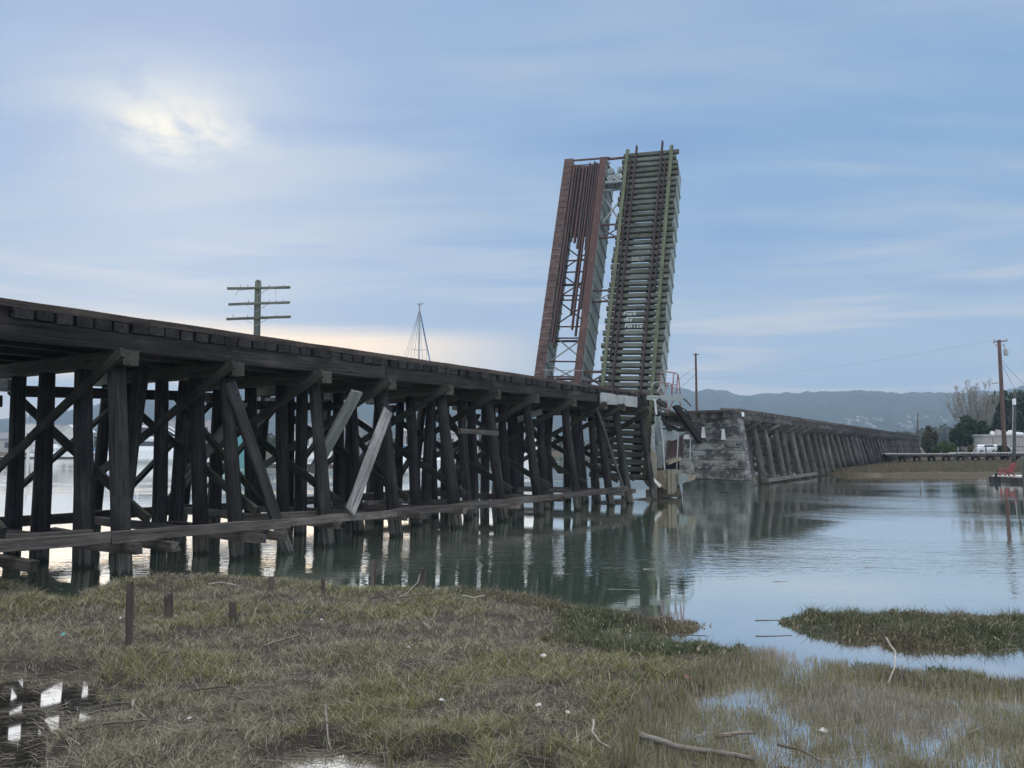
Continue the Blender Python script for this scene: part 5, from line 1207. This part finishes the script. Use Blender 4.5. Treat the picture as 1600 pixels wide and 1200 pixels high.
# litter
def litter(px, py, s, mat, label, name='shell', cat='litter'):
    g = on_z(px, py, .1); z = max(gz(g.x, g.y), 0)+.05; m = MB(); k = 7; i0 = len(m.v)
    for j in range(k):
        a = 2*pi*j/k; rr_ = s*random.uniform(.6, 1.1); m.v.append(Vector((g.x+rr_*cos(a), g.y+rr_*.8*sin(a), z+rnd(s*.25))))
    m.v.append(Vector((g.x, g.y, z+s*.6))); m.v.append(Vector((g.x, g.y, z-s*.4)))
    for j in range(k): m.f += [(i0+j, i0+(j+1) % k, i0+k), (i0+(j+1) % k, i0+j, i0+k+1)]; m.m += [0, 0]
    o = m.build(name, MT[mat], None, label=label, cat=cat)
litter(98, 1006, .035, 'teal', 'pale turquoise scrap of litter in the left grass', 'plastic_scrap')
litter(850, 1034, .05, 'offwhite', 'pale rounded lump in the grass at the middle', 'pale_stone', 'stone')
litter(933, 997, .05, 'sheet', 'bluish scrap of plastic by the narrow inlet', 'plastic_scrap')
litter(887, 1117, .03, 'offwhite', 'white scrap in the grass left of the hooked stick', 'plastic_scrap')
litter(842, 1112, .035, 'offwhite', 'off-white scrap left of the white scrap', 'plastic_scrap')
litter(690, 1107, .035, 'offwhite', 'pale stone in the lower middle grass', 'pale_stone', 'stone')
litter(502, 975, .025, 'offwhite', 'small white fleck in the grass below the small stakes', 'shell')
litter(1073, 1060, .04, 'red', 'dull red scrap in the grass at the right', 'plastic_scrap')
litter(274, 968, .025, 'offwhite', 'small pale shell at the foot of the squat split stake', 'shell')
litter(188, 970, .03, 'offwhite', 'small pale shell left of the tallest stake', 'shell')
litter(1286, 1132, .045, 'offwhite', 'pale stone in the flooded stems', 'pale_stone', 'stone')
litter(638, 1018, .03, 'offwhite', 'pale fleck in the middle of the meadow', 'shell')
litter(296, 1127, .022, 'offwhite', 'white fleck right of the left puddle', 'shell')
# ================================================================== haze
m = bpy.data.materials.new('haze_air'); m.use_nodes = True; nt = m.node_tree; nt.nodes.remove(nt.nodes['Principled BSDF'])
pv = N(nt, 'ShaderNodeVolumePrincipled'); pv.inputs['Color'].default_value = (.58, .79, 1.0, 1); pv.inputs['Density'].default_value = HAZE; pv.inputs['Anisotropy'].default_value = 0
nt.links.new(pv.outputs[0], nt.nodes['Material Output'].inputs['Volume'])
mb = MB(); mb.hexa([(-6100, -60, -1.5), (6100, -60, -1.5), (6100, 3100, -1.5), (-6100, 3100, -1.5)], [(-6100, -60, 262), (6100, -60, 262), (6100, 3100, 262), (-6100, 3100, 262)])
o = mb.build('haze', m, None, label='thin bluish evening haze', kind='stuff')
# ================================================================== sky, sun, camera
sd = ray(285, 195).normalized(); SUN_EL = math.asin(sd.z); SUN_AZ = atan2(sd.x, sd.y)
wd = bpy.data.worlds.new('World'); SC.world = wd; wd.use_nodes = True; nt = wd.node_tree; bg = nt.nodes['Background']; STR = .1; bg.inputs['Strength'].default_value = STR
sky = N(nt, 'ShaderNodeTexSky', sky_type='NISHITA'); sky.sun_disc = False; sky.sun_elevation = SUN_EL; sky.sun_rotation = SUN_AZ
tc = N(nt, 'ShaderNodeTexCoord'); D = tc.outputs['Generated']
sep = N(nt, 'ShaderNodeSeparateXYZ'); nt.links.new(D, sep.inputs[0]); dx, dy, dzv = sep.outputs
def dot(v):
    n = N(nt, 'ShaderNodeVectorMath', operation='DOT_PRODUCT'); nt.links.new(D, n.inputs[0]); n.inputs[1].default_value = v; return n.outputs['Value']
hz = M(nt, 'ADD', M(nt, 'ABSOLUTE', dzv), .16)
cu = N(nt, 'ShaderNodeCombineXYZ'); nt.links.new(M(nt, 'DIVIDE', dx, hz), cu.inputs[0]); nt.links.new(M(nt, 'DIVIDE', dy, hz), cu.inputs[1])
rot = N(nt, 'ShaderNodeMapping'); nt.links.new(cu.outputs[0], rot.inputs[0]); rot.inputs['Rotation'].default_value = (0, 0, radians(14)); rot.inputs['Scale'].default_value = (.55, 1.35, 1)
nA = NOISE(nt, rot.outputs[0], 1.05, 5, .5, .35); nB = NOISE(nt, MAPV(nt, rot.outputs[0], (1.2, 2.6, 1), (4.2, 1.1, 0)), 1.3, 6, .55, .5)
nC = NOISE(nt, MAPV(nt, rot.outputs[0], (.6, 1, 1), (9, 3, 0)), .8, 3, .5, .2)
def sc(c, k=1/STR): return (c[0]*k, c[1]*k, c[2]*k)
dark, mid, light = (.185, .335, .61), (.25, .41, .645), (.40, .515, .655)
cf = M(nt, 'ADD', M(nt, 'MULTIPLY', nA, .6), M(nt, 'MULTIPLY', nB, .4))
c = MIX(nt, SS(nt, cf, .38, .50), sc(dark), sc(mid)); c = MIX(nt, M(nt, 'MULTIPLY', SS(nt, cf, .47, .60), .9), c, sc(light))
# upper sky a little greyer, low sky paler with thin streaks
c = MIX(nt, M(nt, 'MULTIPLY', SS(nt, dzv, .30, .58), .45), c, sc((.26, .385, .60)))
lowf = M(nt, 'SUBTRACT', 1.0, SS(nt, dzv, .07, .33))
sv = N(nt, 'ShaderNodeCombineXYZ'); nt.links.new(M(nt, 'ARCTAN2', dx, dy), sv.inputs[0]); nt.links.new(dzv, sv.inputs[2])
st1 = NOISE(nt, MAPV(nt, sv.outputs[0], (2.2, 1, 34), (.7, 0, .35)), 1.0, 4, .5, .4)
c = MIX(nt, M(nt, 'MULTIPLY', lowf, .72), c, sc((.475, .59, .74)))
c = MIX(nt, M(nt, 'MULTIPLY', lowf, M(nt, 'MULTIPLY', SS(nt, st1, .48, .64), .8)), c, sc((.74, .71, .73)))
# warm light low in the west, behind the trestle
az_ = M(nt, 'ARCTAN2', dx, dy)
wz = M(nt, 'MULTIPLY', M(nt, 'SUBTRACT', 1.0, SS(nt, az_, -.22, .10)), SS(nt, az_, -1.9, -.9))
band = M(nt, 'MULTIPLY', SS(nt, dzv, .070, .095), M(nt, 'SUBTRACT', 1.0, SS(nt, dzv, .130, .160)))
sb = M(nt, 'ADD', .6, M(nt, 'MULTIPLY', SS(nt, st1, .42, .6), .4))
c = MIX(nt, M(nt, 'MULTIPLY', M(nt, 'MULTIPLY', wz, band), sb, clamp=True), c, sc((2.3, 1.6, .8)))
# the bright break in the cloud where the sun is
e1 = Vector((cos(SUN_AZ), -sin(SUN_AZ), 0)); e2 = e1.cross(sd)
if e2.z < 0: e2 = -e2
a_ = dot(e1); b2_ = dot(e2); fr_ = SS(nt, dot(sd), .5, .9)
wob = NOISE(nt, MAPV(nt, D, (7, 7, 12)), 1.0, 5, .6, .6); wob2 = NOISE(nt, MAPV(nt, D, (11, 11, 20), (3, 1, 2)), 1.0, 7, .6, .3)
aa2 = M(nt, 'ADD', a_, M(nt, 'MULTIPLY', M(nt, 'SUBTRACT', wob, .5), .12)); bb2 = M(nt, 'ADD', M(nt, 'ADD', b2_, M(nt, 'MULTIPLY', a_, -.10)), M(nt, 'MULTIPLY', M(nt, 'SUBTRACT', wob2, .5), .07))
def gauss(u, v, su, sv_, cu_=0.0, cv_=0.0):
    q = M(nt, 'ADD', M(nt, 'POWER', M(nt, 'DIVIDE', M(nt, 'SUBTRACT', u, cu_), su), 2.0), M(nt, 'POWER', M(nt, 'DIVIDE', M(nt, 'SUBTRACT', v, cv_), sv_), 2.0)); return M(nt, 'POWER', 2.71828, M(nt, 'MULTIPLY', q, -1.0))
g1 = gauss(aa2, bb2, .058, .031, .005, .0); g2 = gauss(aa2, bb2, .095, .048, -.01, .02); g3 = gauss(a_, b2_, .42, .24)
c = MIX(nt, M(nt, 'MULTIPLY', M(nt, 'MULTIPLY', g3, fr_), .22), c, sc((.52, .58, .70)))
c = MIX(nt, M(nt, 'MULTIPLY', M(nt, 'MULTIPLY', g2, fr_), M(nt, 'MULTIPLY', SS(nt, wob2, .3, .62), .75)), c, sc((.66, .69, .72)))
c = MIX(nt, M(nt, 'MULTIPLY', M(nt, 'MULTIPLY', g1, fr_), M(nt, 'ADD', .35, M(nt, 'MULTIPLY', SS(nt, wob2, .34, .56), .65))), c, sc((.93, .89, .76)))
skyk = MIX(nt, 1.0, sky.outputs[0], (.9, .9, .9), 'MULTIPLY')
c = MIX(nt, .90, skyk, c)
# overcast boosted overhead and behind the viewer, out of view, as added fill light
bst = M(nt, 'ADD', 1.0, M(nt, 'ADD', M(nt, 'MULTIPLY', SS(nt, dzv, .54, .86), 3.2), M(nt, 'MULTIPLY', SS(nt, M(nt, 'MULTIPLY', dy, -1.0), -.05, .6), 1.2)))
warmf = M(nt, 'MULTIPLY', M(nt, 'SUBTRACT', bst, 1.0), .24, clamp=True)
c = MIX(nt, warmf, c, sc((.50, .45, .40)))
vs = N(nt, 'ShaderNodeVectorMath', operation='SCALE'); nt.links.new(c, vs.inputs[0]); nt.links.new(bst, vs.inputs['Scale']); c = vs.outputs[0]
nt.links.new(c, bg.inputs['Color'])
ld = bpy.data.lights.new('sun', 'SUN'); ld.energy = SUN_E; ld.angle = radians(60); ld.color = (1.0, .88, .72)
lo = bpy.data.objects.new('sun', ld); lo.rotation_euler = sd.to_track_quat('Z', 'Y').to_euler(); lo.location = (0, 0, 50); COL.objects.link(lo)
cam = bpy.data.cameras.new('camera'); co = bpy.data.objects.new('camera', cam); co.location = (0, 0, H); co.rotation_euler = (pi/2+th, 0, 0)
cam.sensor_width = 36; cam.sensor_fit = 'HORIZONTAL'; cam.lens = 36*F/1600; cam.clip_end = 20000; cam.clip_start = .05; COL.objects.link(co); SC.camera = co
SC.view_settings.view_transform = 'Standard'; SC.view_settings.look = 'None'; SC.view_settings.exposure = EXPO; SC.view_settings.gamma = 1; SC.view_settings.use_curve_mapping = False
SC.render.engine = 'CYCLES'; cy = SC.cycles; cy.max_bounces = 6; cy.diffuse_bounces = 3; cy.glossy_bounces = 3; cy.transmission_bounces = 2; cy.volume_bounces = 0; cy.use_denoising = True
try: cy.denoising_prefilter = 'ACCURATE'
except Exception: pass
